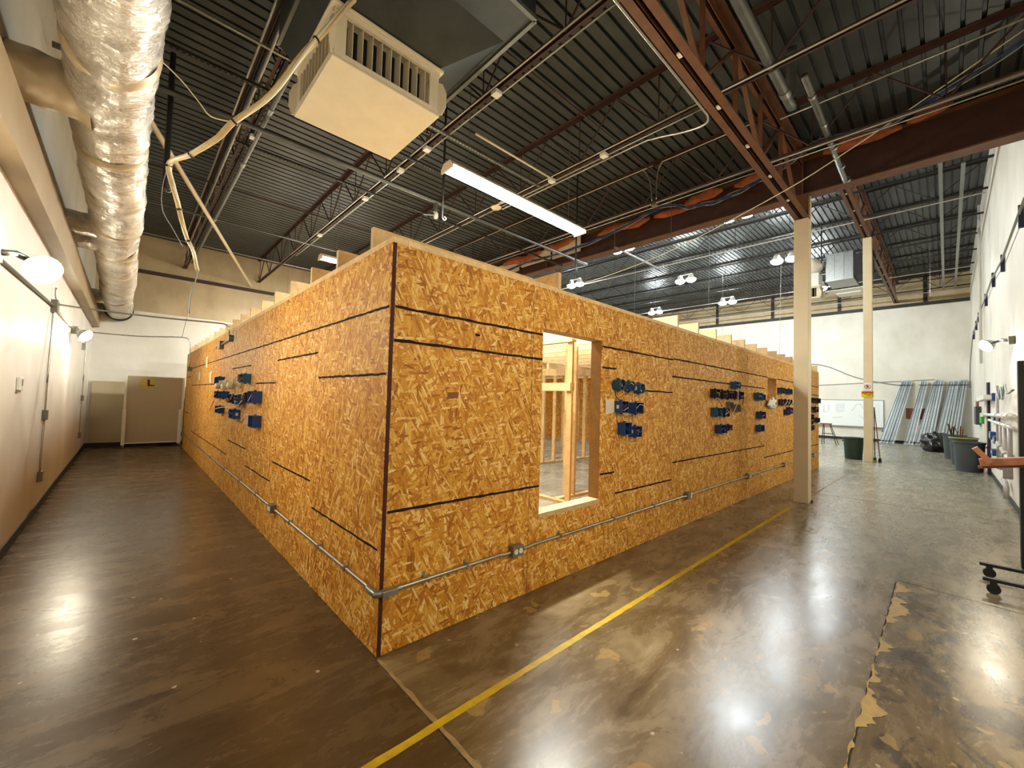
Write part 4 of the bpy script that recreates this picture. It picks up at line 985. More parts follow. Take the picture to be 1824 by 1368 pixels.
# ------------------------------------------------------------------ foil duct
def foil_duct():
    t = thing('foil_duct', (-1.3, 4.5, 3.4), 'big silver foil wrapped round duct hung along the left wall', 'duct')
    n = 520; m_ = 36; vs = []; y0, y1 = RW+.04, 12.3
    joints = [-1.0, .55, 1.55, 2.9, 4.1, 5.2, 6.4, 7.6, 8.9, 10.1, 11.3]
    def centre(y):
        s = (y-RW)/15.5; return -1.265-.12*s+.012*math.sin(y*1.7), 3.90-.40*s+.03*math.sin(y*1.1+1), .235+.02*s
    for i in range(n):
        y = y0+(y1-y0)*i/(n-1); cx, cz, R = centre(y)
        g = sum(math.exp(-((y-j)/.05)**2) for j in joints)
        for k in range(m_):
            a = 2*math.pi*k/m_
            q = noise.noise(Vector((math.cos(a)*1.1, y*2.3, math.sin(a)*1.1)))*.030+noise.noise(Vector((math.cos(a)*2.2+5, y*11, math.sin(a)*2.2)))*.014
            q += noise.noise(Vector((math.cos(a)*.9+9, y*24+a*2, 3)))*.008
            q = q*.7+noise.noise(Vector((math.cos(a)*1.6, y*15+math.sin(a)*2.5+a*.8, math.sin(a)*1.6)))*.011; fo = noise.noise(Vector((y*7+a*.9, a*.6, 11)))
            q += .020*max(0, .25-abs(fo))*(1+noise.noise(Vector((y*2, a, 5)))) ; r = R*(1-.03*g)+q
            # spiral sag folds
            q2 = .010*math.sin(y*9+2*a)*max(0, noise.noise(Vector((y*.8, a, 7)))+.3)
            vs.append((cx+(r+q2)*math.cos(a), y+.03*math.sin(a+1)*g, cz+(r+q2)*math.sin(a)))
    mb = MB(); mb.add(vs, [(i*m_+k, (i+1)*m_+k, (i+1)*m_+(k+1) % m_, i*m_+(k+1) % m_) for i in range(n-1) for k in range(m_)]+[tuple((n-1)*m_+k for k in range(m_)), tuple(range(m_-1,-1,-1))])
    mb.build('foil_sleeve', M['foil'], t, smooth='all')
    for jn, j in enumerate(joints):
        cx, cz, R = centre(j); mb = MB(); vs = []; rr = random.Random(jn)
        for si, s in enumerate((-.075, -.04, .03, .07)):
            for k in range(m_):
                a = 2*math.pi*k/m_; q = noise.noise(Vector((math.cos(a)*1.5+jn, s*20, math.sin(a)*1.5))); rq = R+(.010 if si in (1, 2) else -.006)+q*.012
                vs.append((cx+rq*math.cos(a), j+s*(1+.8*q)+.07*math.sin(a+jn*1.7), cz+rq*math.sin(a)))
        mb.add(vs, [(i*m_+k, (i+1)*m_+k, (i+1)*m_+(k+1) % m_, i*m_+(k+1) % m_) for i in range(3) for k in range(m_)])
        mb.build('tape_band', M['tape'], t, smooth='all')
    for bn, (y, R) in enumerate(((2.25, .18), (5.6, .15), (6.3, .15), (10.6, .15))):
        cx, cz, Rd = centre(y); nn = 26; vs = []
        for i in range(nn):
            x = cx-.1-(cx-.1-(LW+.005))*i/(nn-1)
            for k in range(24):
                a = 2*math.pi*k/24; q = noise.noise(Vector((x*9, math.cos(a)*1.4+bn*4, math.sin(a)*1.4)))*.02
                r = R+q+.05*math.exp(-(i/3.0)**2); vs.append((x, y+r*math.cos(a), cz-.02+r*math.sin(a)))
        mb = MB(); mb.add(vs, [(i*24+k, i*24+(k+1) % 24, (i+1)*24+(k+1) % 24, (i+1)*24+k) for i in range(nn-1) for k in range(24)])
        mb.build('branch_sleeve', M['foil'] if bn else M['tape'], t, smooth='all')
    cx, cz, R = centre(12.3)
    MB().lathe([(R+.02, 0), (R+.03, .02), (R+.02, .22), (R-.02, .24)], (cx, 12.33, cz), 30, Matrix.Rotation(-math.pi/2, 3, 'X')).build('end_collar', M['black'], t, smooth=True)
foil_duct()

# ------------------------------------------------------------------ square diffuser and its duct
def diffuser(x0, x1, y0, y1, zb, ht, label, slats=9, cat='diffuser'):
    t = thing('air_diffuser', ((x0+x1)/2, (y0+y1)/2, zb), label, cat)
    W_ = M['cream']
    box((x0, y0, zb), (x1, y1, zb+.02)).build('bottom_panel', W_, t, bevel=.004)
    zt = zb+ht; p = .09; i_ = .012
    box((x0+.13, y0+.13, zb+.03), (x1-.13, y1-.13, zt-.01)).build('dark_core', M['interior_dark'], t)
    src = None
    for (cx, cy, sx, sy) in ((x0, y0, 1, 1), (x1, y0, -1, 1), (x1, y1, -1, -1), (x0, y1, 1, -1)):
        poly = [(cx+sx*i_, cy+sy*i_), (cx+sx*(i_+p), cy+sy*i_), (cx+sx*(i_+p), cy+sy*(i_+.02)), (cx+sx*(i_+.03), cy+sy*(i_+.03)), (cx+sx*(i_+.02), cy+sy*(i_+p)), (cx+sx*i_, cy+sy*(i_+p))]
        MB().prism(poly, zb+.021, zt-.04).build('corner_post', W_, t)
        # flared ear outside each corner
        e = .055; MB().prism([(0, 0), (.05, 0), (.085, .08), (.085, .2), (.05, .28), (0, .30)], -.004, .004, Matrix((Vector((-sx*.707, -sy*.707, 0)), Vector((0,0,1)), Vector((sy*.707, -sx*.707, 0)))).transposed(), (cx+sx*.02, cy+sy*.02, zb+.02)).build('corner_wing', W_, t)
    for (a, b) in (((x0+.012, y0), (x1-.012, y0+.03)), ((x0+.012, y1-.03), (x1-.012, y1)), ((x0, y0+.03), (x0+.03, y1-.03)), ((x1-.03, y0+.03), (x1, y1-.03))):
        box((a[0], a[1], zb+.021), (b[0], b[1], zb+.06)).build('lower_rail', W_, t)
        box((a[0], a[1], zt-.039), (b[0], b[1], zt)).build('upper_rail', W_, t)
    for side in range(4):
        for k in range(slats):
            tt = (k+.6)/(slats+.2); ang = math.radians(16)
            if side < 2:
                x = x0+.1+(x1-x0-.2)*tt; y = y0+.062 if side == 0 else y1-.062
                d = Vector((-math.sin(ang), math.cos(ang), 0))*.034
            else:
                y = y0+.1+(y1-y0-.2)*tt; x = x0+.05 if side == 2 else x1-.05
                d = Vector((math.cos(ang)*(1 if side == 2 else -1), math.sin(ang), 0))*.035
            cpt = Vector((x, y, zb+.06)); mb = MB()
            n_ = Vector((-d.y, d.x, 0)).normalized()*.0025
            vs = [cpt-d-n_, cpt+d-n_, cpt+d+n_, cpt-d+n_]; h = Vector((0,0,ht-.1))
            mb.add(vs+[v+h for v in vs], [(3,2,1,0),(4,5,6,7),(0,1,5,4),(1,2,6,5),(2,3,7,6),(3,0,4,7)])
            mb.build('slat', W_, t)
    box((x0-.02, y0-.02, zt+.001), (x1+.02, y1+.02, zt+.03)).build('top_flange', W_, t, bevel=.006)
    return t
diffuser(-.127, .81, .847, 1.795, 4.02, .40, 'big cream square air diffuser with slatted sides hanging at the top left')
t = thing('sheet_metal_duct', (.4, 1.3, 4.46), 'dark sheet metal duct box above the big square diffuser', 'duct')
mb = MB(); mb.add([(-.1,.87,4.452),(.78,.87,4.452),(.78,1.77,4.452),(-.1,1.77,4.452),(-.25,.45,4.72),(1.2,.45,4.72),(1.2,1.95,4.72),(-.25,1.95,4.72)], [(3,2,1,0),(4,5,6,7),(0,1,5,4),(1,2,6,5),(2,3,7,6),(3,0,4,7)])
mb.build('transition', M['galv_dull'], t)
box((-.25, .1, 4.721), (1.25, 1.95, 5.3)).build('plenum', M['galv_dull'], t)
box((.35, -.45, 4.9), (1.1, .099, 5.4)).build('branch_duct', M['galv_dull'], t)
mb = MB()
for (a, b) in (((-.25, .1, 4.72), (1.25, .1, 4.72)), ((1.25, .1, 4.72), (1.25, 1.95, 4.72)), ((-.25, 1.95, 4.72), (1.25, 1.95, 4.72)), ((-.25, .1, 4.72), (-.25, 1.95, 4.72))): mb.bar(a, b, .035, .035)
mb.build('angle_frame', M['pipe'], t)
box((.6, .62, 4.60), (.68, .64, 4.70)).build('label_sticker', M['paper'], t) if False else None
box((.38, .8, 4.44), (.5, .86, 4.58)).build('label_sticker', M['paper'], t) if False else None
# second diffuser + ducts high in the far section
diffuser(15.6, 16.2, .62, 1.25, 5.22, .40, 'white square diffuser glimpsed behind the near column high up', 5)
t = thing('air_handler', (16.2, .3, 5.6), 'large galvanised duct box hung high between the two columns', 'duct')
box((16.0, -.2, 5.83), (17.2, .54, 6.72)).build('duct_box', M['galv'], t, bevel=.01)
for y in (.3, .05): box((15.985, y-.008, 5.84), (15.999, y+.008, 6.71)).build('standing_seam', M['galv'], t)
for z in (5.83, 6.72): MB().bar((16.0, -.2, z), (16.0, .54, z), .04, .04).build('duct_rim', M['galv'], t)
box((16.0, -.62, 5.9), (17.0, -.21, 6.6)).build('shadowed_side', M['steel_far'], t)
MB().bar((16.1, -.45, 5.45), (16.1, .5, 5.45), .5, .03).build('drain_pan', M['white'], t)
MB().bar((15.9, -.42, 5.28), (15.9, .2, 5.28), .5, .04).build('lower_panel', M['white'], t)
t = thing('insulated_duct', (15.9, .85, 5.65), 'white insulated duct above the diffuser behind the near column', 'duct')
box((15.65, .66, 5.66), (16.3, 1.22, 6.1)).build('lower_box', M['white'], t, bevel=.02)
bm_ = blob_strip(.6, 1.4, 15.95, 6.42, .28, .3, 21); bm_.build('insulation_wrap', M['insul_white'], t, smooth='all')
for k, (x, y) in enumerate(((15.7, .60), (16.1, -.5))): MB().bar((x, y, 6.4), (x, y, 7.74), .03, .03).build('hanger_strap', M['black'], t)

# ------------------------------------------------------------------ lamps
def tube_light(x0, x1, y, z, label, rods=True):
    t = thing('fluorescent_fixture', ((x0+x1)/2, y, z), label, 'ceiling light', 'long fluorescent fixtures')
    mb = MB(); w = .11
    mb.add([(x0, y-w, z+.03),(x1, y-w, z+.03),(x1, y+w, z+.03),(x0, y+w, z+.03),(x0, y-.06, z+.09),(x1, y-.06, z+.09),(x1, y+.06, z+.09),(x0, y+.06, z+.09)], [(3,2,1,0),(4,5,6,7),(0,1,5,4),(1,2,6,5),(2,3,7,6),(3,0,4,7)])
    mb.build('housing', M['cream'], t)
    mb = MB(); n = 8; vs = []
    for i in range(n+1):
        a = math.pi*i/n; vs += [(x0+.02, y-(w-.005)*math.cos(a), z+.0295-.035*math.sin(a)), (x1-.02, y-(w-.005)*math.cos(a), z+.0295-.035*math.sin(a))]
    mb.add(vs, [(2*i, 2*i+1, 2*i+3, 2*i+2) for i in range(n)]); mb.build('lens', M['lens'], t, smooth='all')
    for x in (x0, x1-.019): box((x, y-w, z-.01), (x+.019, y+w, z+.029)).build('end_cap', M['cream'], t)
    for x in (x0+.3, x1-.3): MB().tube([(x, y, z+.09), (x, y, H1-.02)], .004, 6).build('suspension_wire', M['galv'], t)
tube_light(1.36, 3.80, 1.55, 4.05, 'long glowing fluorescent fixture hanging in the middle of the picture')
tube_light(1.40, 3.84, 5.80, 4.05, 'far fluorescent fixture half hidden behind the orange wall at left')
tube_light(1.62, 4.06, 10.0, 4.05, 'added unseen fluorescent fixture deepest over the framed house')  # added out of sight to brighten the far left aisle
def flood(base, head, d, label):
    t = thing('wall_flood_lamp', base, label, 'lamp', 'warm wall lamps')
    base = Vector(base); head = Vector(head); d = Vector(d).normalized(); wn = Vector((1,0,0)) if abs(base.x-LW) < .3 else Vector((0,1,0))
    b = MB(); b.obox(base, (.07 if wn.x else .12, .12 if wn.x else .07, .12), Matrix.Identity(3)); b.build('mounting_box', M['greybox'], t, bevel=.008)
    back = head-d*.09
    MB().tube([base+wn*.03, (base+back)/2+Vector((0,0,.03)), back], .022, 10).build('arm', M['galv'], t, smooth='all')
    q = Vector((0,0,1)).rotation_difference(d).to_matrix()
    MB().lathe([(.025,-.11),(.05,-.09),(.075,-.05),(.105,-.005),(.11,.012),(.104,.012),(.1,-.002)], head, 28, q, cap=False).build('reflector', M['galv'], t, smooth=True)
    MB().lathe([(.098,-.002),(.092,.03),(.062,.056),(.001,.066)], head, 28, q, cap=False).build('lens', M['flood'], t, smooth='all')
flood((LW+.036, 2.08, 2.39), (-1.61, 2.28, 2.36), (.42, -.72, -.50), 'glowing warm wall lamp on left wall, the nearer large one')
flood((LW+.036, 7.75, 2.46), (-1.67, 7.5, 2.36), (.66, -.35, -.5), 'glowing warm wall lamp on left wall, the farther small one')
flood((8.9, RW+.036, 2.66), (9.3, -2.72, 2.64), (-.4, .75, -.5), 'glowing warm lamp on the right wall above the black rack')
flood((1.2, RW+.036, 2.72), (1.2, -2.74, 2.66), (-.05, .92, -.38), 'unseen warm lamp added on the right wall to light the cladding')  # unseen lamp, added to brighten the right face of the cladding
def bay(x, y, label, z=6.8):
    t = thing('high_bay_lamp', (x, y, z), label, 'ceiling light', 'paired high bay lamps')
    for s in (-1, 1):
        yy = y+s*.23
        MB().lathe([(.05,.22),(.09,.2),(.12,.1),(.18,.03),(.2,0),(.19,0)], (x, yy, z), 20, cap=False).build('reflector', M['white'], t, smooth=True)
        MB().lathe([(.188,.006),(.19,-.05),(.14,-.10),(.06,-.13),(.001,-.135)], (x, yy, z), 20, cap=False).build('lens', M['bay'], t, smooth='all')
    MB().bar((x, y-.3, z+.23), (x, y+.3, z+.23), .05, .04).build('mounting_bar', M['white'], t)
    MB().tube([(x, y, z+.25), (x, y, H2-.02)], .006, 6).build('suspension_rod', M['galv'], t)
for x, y, lab in ((11.0, 5.3, 'left one of the nearest visible row'), (10.95, 1.68, 'right one of the nearest row, before the cross beam'), (15.9, 5.3, 'left one of the middle row'), (15.75, 1.68, 'right one of the middle row, touching the near column'), (20.9, 5.35, 'left one of the farthest row'), (20.8, 1.68, 'one hidden behind the near column'), (13.4, 9.2, 'one hidden deep at left behind the orange wall'), (20.8, 9.2, 'farthest one hidden at left behind the orange wall')):
    bay(x, y, 'glowing pair of high bay lamps, '+lab)
# thin cords hanging from the far roof
for k, (x, y, z) in enumerate(((9.6, 4.0, 3.2), (12.2, 2.9, 2.8), (13.5, 2.95, 3.0), (14.0, 1.4, 2.9), (18.5, -1.9, 5.4))):
    tag(MB().tube([(x, y, z), (x+(.25 if k == 3 else 0), y, H2+.02)], .004, 6).build('hanging_cord', M['galv'], None), ['leftmost', 'second', 'third', 'slanting fourth', 'far right'][k]+' thin cord hanging from the high roof', 'cord', 'cords from the high roof')
# bright conduits under the high roof
for k, (x, z) in enumerate(((13.9, 6.9), (21.2, 6.9), (24.3, 6.75))):
    tag(MB().tube([(x, RW+.05, z), (x, FW-.1, z)], .018, 8).build('conduit', M['pvcgrey'], None, smooth=True), ['nearest', 'middle', 'farthest'][k]+' pale pipe crossing under the high roof', 'pipe')
for k, (y, x0) in enumerate(((-2.2, 7.3), (-2.55, 12))):
    tag(MB().bar((x0, y, 7.0), (BW-.2, y, 7.0), .07, .03).build('cable_tray', M['galv'], None), ['longer', 'shorter'][k]+' galvanised tray running under the high roof at right', 'tray')
for k, y in enumerate((-1.62, 1.5, 4.5, 7.5)):
    box((BW-.11, y-.07, 6.57), (BW-.051, y+.07, H2)).build('wall_post', M['steel_far'], tr)
# ------------------------------------------------------------------ taped white cable bundle hanging at left
t = thing('cable_bundle', (-.9, 1.5, 2.0), 'thick bundle of taped cream cables hanging from the diffuser and drooping at left', 'cable')
path = [(.03, .8, 4.57), (-.15, .8, 4.22), (-.32, .82, 3.9), (-.50, .85, 3.52), (-.68, .98, 3.30), (-.76, 1.1, 3.20), (-.87, 1.3, 3.13), (-.97, 1.5, 3.11), (-.95, 1.5, 2.96), (-.91, 1.5, 2.82), (-.88, 1.5, 2.69), (-.85, 1.5, 2.6), (-.81, 1.5, 2.51), (-.78, 1.5, 2.38)]
sp = smoothp(path, 5); N_ = len(sp)
for k, (ph, rr_, mt) in enumerate(((0, .013, 'tapecable'), (2.1, .012, 'romex'), (4.2, .012, 'tapecable'))):
    pts = []
    for i, p in enumerate(sp):
        w = .011*(1-.6*i/N_); a = ph+i*.25; pts.append(p+Vector((math.cos(a)*w, math.sin(a)*w, math.sin(a)*w*.6)))
    MB().tube(pts, [rr_*(1-.55*max(0, (i/N_-.5))*2*.8) for i in range(N_)], 8).build('strand', M[mt], t, smooth='all')
for i in (8, 20, 30, 36, 46, 56): MB().tube([sp[i]-(sp[i+1]-sp[i]).normalized()*.006, sp[i]+(sp[i+1]-sp[i]).normalized()*.006], .027-.00018*i, 10).build('cable_tie', M['black'], t)
MB().tube(smoothp([(-.78, 1.5, 2.38), (-.79, 1.5, 2.3), (-.81, 1.5, 2.2), (-.815, 1.5, 2.06)]), .0045, 6).build('loose_end', M['greycable'], t, smooth='all')
tag(MB().tube(smoothp([(-1.05, 1.2, 3.62), (-.95, 1.15, 3.52), (-.86, 1.1, 3.40), (-.80, 1.05, 3.31), (-.70, 1.0, 3.30)]), .004, 6).build('cable', M['romex'], None, smooth='all'), 'thin white cable drooping from the foil duct to the taped bundle', 'cable')
tag(MB().tube(smoothp([(-.98, 1.55, 3.1), (-1.0, 1.6, 2.95), (-.99, 1.62, 2.8), (-.93, 1.6, 2.68), (-.87, 1.55, 2.55)]), .0025, 6).build('cable', M['greycable'], None, smooth='all'), 'hair thin grey wire looping beside the taped bundle', 'cable')

# ------------------------------------------------------------------ left wall fittings
def wall_run(y, z0, z1, label, kink):
    t = thing('wall_conduit', (LW+.02, y, z0), label, 'conduit')
    x = LW+.018
    MB().tube(smoothp([(x, y+.02, z1), (x, y+.02, z1-.15), (x, y, z1-.3), (x, y-.08, (z0+z1)/2+.1)]), .010, 8).build('pipe', M['conduit'], t, smooth='all')
    zm = (z0+z1)/2-.3
    box((LW+.001, y-.13, zm-.05), (LW+.045, y-.03, zm+.07)).build('switch_box', M['greybox'], t, bevel=.004)
    MB().tube([(x, y-.08, (z0+z1)/2+.1), (x, y-.08, zm+.06)], .010, 8).build('pipe', M['conduit'], t)
    MB().tube(smoothp([(x, y-.08, zm-.05), (x, y-.09, zm-.15), (x, y-.13, zm-.25), (x, y-.14, z0+.1), (x, y-.12, z0)]), .010, 8).build('pipe', M['conduit'], t, smooth='all')
    b = box((LW+.001, y-.17, z0-.11), (LW+.045, y-.07, z0+.01)).build('outlet_box', M['greybox'], t, bevel=.004)
    box((LW+.0452, y-.15, z0-.09), (LW+.047, y-.09, z0-.01)).build('cover_plate', M['column'], b)
wall_run(5.27, .48, 2.42, 'thin conduit dropping down the left wall with two boxes, the nearer one', 0)
wall_run(10.7, .52, 2.6, 'thin conduit dropping down the left wall with two boxes, the farther one', 0)
t = thing('lamp_feed_conduit', (LW+.02, 5, 2.5), 'conduit with junction box running along the left wall between the warm lamps', 'conduit')
MB().tube([(LW+.02, 2.15, 2.40), (LW+.02, 5.22, 2.49)], .013, 8).build('pipe', M['pipe'], t)
MB().tube([(LW+.02, 5.38, 2.49), (LW+.02, 7.7, 2.47)], .012, 8).build('pipe', M['conduit'], t)
box((LW+.001, 5.22, 2.43), (LW+.06, 5.38, 2.57)).build('junction_box', M['greybox'], t, bevel=.005)
t = thing('thermostat', (LW+.02, 3.55, 1.45), 'small white thermostat on the left wall beneath the nearer warm lamp', 'thermostat')
box((LW+.001, 3.47, 1.46), (LW+.028, 3.61, 1.58)).build('case', M['white'], t, bevel=.006)
box((LW+.0285, 3.51, 1.50), (LW+.0295, 3.57, 1.56)).build('display', M['greybox'], t)
box((LW+.001, 3.46, 1.44), (LW+.02, 3.56, 1.458)).build('lower_lip', M['greybox'], t)
t = thing('far_wall_conduit', (-1.5, 10.4, 2.2), 'conduit stub with pull box hanging below the farther warm lamp', 'conduit')
box((LW+.001, 9.95, 2.28), (LW+.05, 10.05, 2.42)).build('pull_box', M['galv'], t)

# ------------------------------------------------------------------ far left display board and partition
t = thing('display_board', (-.58, 12.1, 0), 'large tan wheeled display board with white frame and a yellow and maroon L emblem', 'board')
x0, x1, yb = -1.17, .02, 12.05
box((x0+.04, yb, .13), (x1-.04, yb+.03, 1.82)).build('panel', M['board_tan'], t)
for x in (x0, x1-.045): box((x, yb-.015, .1), (x+.045, yb+.045, 1.84)).build('frame_post', M['frame_white'], t)
box((x0+.046, yb-.012, .1), (x1-.046, yb+.04, .128)).build('bottom_rail', M['frame_white'], t)
box((x0+.046, yb-.004, 1.822), (x1-.046, yb+.03, 1.84)).build('top_rail', M['board_tan'], t)
for x in (x0+.0, x1-.09): box((x-.01, yb-.06, .07), (x+.06, yb-.017, .98)).build('support_leg', M['frame_white'], t)
for x in (x0+.02, x1-.06):
    f_ = MB().tube([(x, yb-.05, .035), (x+.03, yb-.05, .035)], .034, 14).build('caster', M['greybox'], t)
box((-.86, yb-.003, 1.53), (-.60, yb-.001, 1.77)).build('emblem_square', M['logo_y'], t, label='yellow square emblem background')
MB().prism([(-.74,1.58),(-.745,1.76),(-.705,1.76),(-.695,1.625),(-.60,1.62),(-.60,1.595)], -.0045, -.0035, Matrix(((1,0,0),(0,0,1),(0,1,0))), (0, yb, 0)).build('emblem_letter', M['logo_m'], t, label='maroon letter L')
mb = MB(); pts_o = []; 
for k in range(13):
    a = math.pi*.5+math.pi*.62*k/12; pts_o.append((-.72+.10*math.cos(a), 1.66+.11*math.sin(a)))
for (p, q) in zip(pts_o[:-1], pts_o[1:]): mb.bar((p[0], yb-.0038, p[1]), (q[0], yb-.0038, q[1]), .001, .008)
mb.build('emblem_arc', M['column'], t)
t = tag(box((-1.78, 12.52, .11), (-1.16, 12.565, 1.68)).build('partition_panel', M['board_tan'], None), 'plain tan panel against the far left wall beside the display board', 'panel')
tag(box((.05, 12.2, 0), (.2, 12.3, 1.6)).build('dark_door_leaf', M['steel_dark'], None), 'dark narrow door leaf glimpsed between display board and orange wall', 'door')

# ------------------------------------------------------------------ far right area
t = thing('whiteboard', (BW-.03, 1.0, .68), 'wide white marker board with faint sketches on the far right wall', 'whiteboard')
y0, y1, z0, z1 = -.15, 5.1, .70, 1.98
box((BW-.03, y0, z0), (BW-.001, y1, z1)).build('board_surface', M['wb'], t)
for a, b in (((y0-.03, z0-.03), (y1+.03, z0)), ((y0-.03, z1), (y1+.03, z1+.03)), ((y0-.03, z0), (y0, z1)), ((y1, z0), (y1+.03, z1))): box((BW-.04, a[0], a[1]), (BW-.001, b[0], b[1])).build('frame_bar', M['alu'], t)
box((BW-.1, y0, z0-.05), (BW-.041, y1, z0-.03)).build('pen_tray', M['alu'], t)
mb = MB(); rr = random.Random(11)
def stroke(pts, w=.012):
    for p, q in zip(pts[:-1], pts[1:]): mb.bar((BW-.0305, p[0], p[1]), (BW-.0305, q[0], q[1]), .001, w, (0,1,0) if abs(p[0]-q[0]) < 1e-4 else (0,0,1))
stroke([(1.02,1.45),(.82,1.8),(.7,1.8),(.5,1.45)])
stroke([(2.15,1.75),(2.15,1.35),(2.0,1.35)]); stroke([(1.95,1.75),(1.95,1.4)])
for k in range(9):
    z = 1.78-.05*k; stroke([(1.7-rr.uniform(0,.05), z), (1.25+rr.uniform(0,.1), z)], .008)
for k in range(10): z = 1.8-.09*k; stroke([(.15-rr.uniform(0,.05), z), (-.05+rr.uniform(0,.03), z)], .007)
stroke([(.75,1.25),(.6,1.1),(.5,1.2),(.45,1.0)], .008); stroke([(1.8,1.08),(1.4,1.12)], .012)
mb.build('marker_sketch', M['ink'], t, kind='stuff')
tag(MB().lathe([(.03,0),(.09,.02),(.1,.08),(.06,.12)], (BW-.15, -.2, .45), 16).build('tape_roll', M['bluecable'], None, smooth=True), 'small blue and white spool hanging at lower right corner of the whiteboard', 'spool')
def stud_bundle(ytop, ybot, n, label, xb=24.75):
    t = thing('steel_stud_bundle', (xb, ybot, 0), label, 'steel studs', 'leaning steel stud bundles')
    src = None
    for k in range(n):
        o = (k-(n-1)/2)*.098
        a = Vector((xb+random.uniform(-.05,.05), ybot+o*1.15, .01)); b = Vector((BW-.1, ytop+o*.7+random.uniform(-.02,.02), 2.93+random.uniform(-.04,.03)))
        mb = MB(); mb.bar(a, b, .088, .045, (1,0,0)); mb.build('stud', M['stud_metal'], t)
        d = (b-a).normalized(); mb = MB(); mb.bar(a+Vector((-.026,.02,0))+d*.05, b+Vector((-.026,.02,0))-d*.05, .02, .004, (1,0,0)); mb.build('stud_groove', M['galv_dull'], t)
    for f_ in (.04, .93):
        c = Vector((xb, ybot, 0)).lerp(Vector((BW-.1, ytop, 2.93)), f_)
        MB().bar(c+Vector((-.06, -.055*n, 0)), c+Vector((-.06, .055*n, 0)), .01, .025).build('strap', M['black'], t)
stud_bundle(-.93, -.22, 3, 'leaning bundle of galvanised steel studs, leftmost, standing apart', 24.6)
stud_bundle(-1.12, -.48, 2, 'leaning bundle of galvanised steel studs, touching the leftmost one', 24.6)
stud_bundle(-1.58, -1.05, 3, 'leaning bundle of galvanised steel studs, second from left beside brown board', 24.65)
stud_bundle(-2.02, -1.52, 5, 'leaning bundle of galvanised steel studs in the middle by the black bag', 24.7)
stud_bundle(-2.5, -2.05, 4, 'leaning bundle of galvanised steel studs behind the black bag', 24.75)
stud_bundle(-2.78, -2.4, 3, 'leaning bundle of galvanised steel studs in the far corner', 24.8)
tag(box((25.3, -1.7, 1.15), (25.33, -.95, 1.65)).build('hardboard_sheet', M['hardboard'], None), 'brown hardboard sheet behind the leaning steel studs', 'board')
# step ladder, red top
t = thing('step_ladder', (21, 1.25, 0), 'folding trestle with red top and dark splayed legs in front of the whiteboard', 'trestle')
box((20.85, 1.15, .84), (21.15, 1.55, .89)).build('top', M['redplastic'], t, bevel=.01)
for (dx, y0_, y1_) in ((-.25, 1.45, 1.42), (.25, 1.45, 1.42), (-.25, .95, 1.2), (.25, .95, 1.2)):
    MB().tube([(21+dx, y0_, 0), (21+dx*.4, y1_, .85)], .014, 8).build('leg', M['black'], t)
MB().bar((20.9, 1.06, .45), (20.9, 1.44, .45), .03, .03).build('brace', M['black'], t)
# bins
def bin_(x, y, r0, r1, h, mat, label, strip=None, lid=False, cat='bin', name='waste_bin'):
    t = thing(name, (x, y, 0), label, cat)
    MB().lathe([(r0, .0), (r0+.01, .01), (r1-.01, h-.05), (r1-.01, h-.05), (r1, h-.045), (r1+.012, h-.01), (r1, h), (r1-.015, h), (r1-.025, h-.05), (r0-.01, .02), (.001, .02)], (x, y, 0), 36).build('body', M[mat], t, smooth=True)
    for s in (-1, 1): MB().bar((x+.06, y+s*(r1+.005), h-.12), (x-.06, y+s*(r1+.005), h-.12), .025, .03).build('handle', M[mat], t)
    if strip: MB().lathe([(r1+.004, h-.04), (r1+.017, h-.03), (r1+.015, h-.015), (r1+.004, h-.012)], (x, y, 0), 36, cap=False).build('rim_strip', M[strip], t, smooth=True)
    return t
bin_(15.2, -.28, .20, .255, .66, 'green_bin', 'dark green round bin beside the foot of the far column')
bin_(14.85, -2.64, .235, .295, .76, 'grey_bin', 'large dark grey bin in front, at foot of the right wall')
bin_(16.7, -2.58, .235, .295, .80, 'grey_bin', 'dark grey bin with yellow rim behind the front grey one', 'yellow_strip')
bin_(18.6, -2.42, .22, .28, .78, 'grey_bin', 'third dark grey bin, behind the yellow rimmed one')
t = thing('junk_pile', (18.6, -2.45, .78), 'heap of dark scrap sticking out of the third grey bin', 'scrap')
rr = random.Random(2)
for k in range(10):
    a = Vector((18.6+rr.uniform(-.15,.15), -2.45+rr.uniform(-.12,.12), .6)); MB().bar(a, a+Vector((rr.uniform(-.1,.1), rr.uniform(-.12,.12), rr.uniform(.3,.55))), .03, .02).build('offcut', M['black' if k % 2 else 'hardboard'], t)
mb = crumple((21.5, -1.98, .30), .42, .42, .36, 9, 32, 18, .45, 2.4)
tag(mb.build('rubbish_bag', M['bag'], None, smooth='all'), 'bulging black rubbish bag on the floor before the leaning steel studs', 'bag')
# ------------------------------------------------------------------ right wall: practice plumbing and boxes
yw = RW+.001
tag(box((14.4, yw, 0), (14.8, yw+.045, 2.28)).build('door_edge_panel', M['navy'], None), 'narrow dark navy upright panel on the right wall behind the front grey bin', 'panel')
tag(box((15.2, yw, 0), (16.1, yw+.03, 1.78)).build('pale_upright_board', M['column'], None), 'pale upright board on the right wall next to the navy panel', 'board')
tag(box((18.2, yw, 1.15), (19.4, yw+.12, 1.72)).build('control_cabinet', M['grey_bin'], None, bevel=.01), 'dark grey control cabinet on the right wall above the bins', 'cabinet')
tag(box((19.6, yw, 1.4), (20.6, yw+.04, 1.95)).build('hardboard_sheet', M['hardboard'], None), 'brown hardboard piece on the right wall beyond the grey cabinet', 'board')
tag(box((16.3, yw, 1.22), (17.2, yw+.08, 1.52)).build('green_box', M['green'], None, bevel=.01), 'bright green box on the right wall beside the grey cabinet', 'box')
tag(box((15.2, yw, 1.42), (16.2, yw+.1, 1.52)).build('pipe_bracket', M['pvc'], None), 'pale bracket strip on the right wall left of the white pipes', 'bracket')
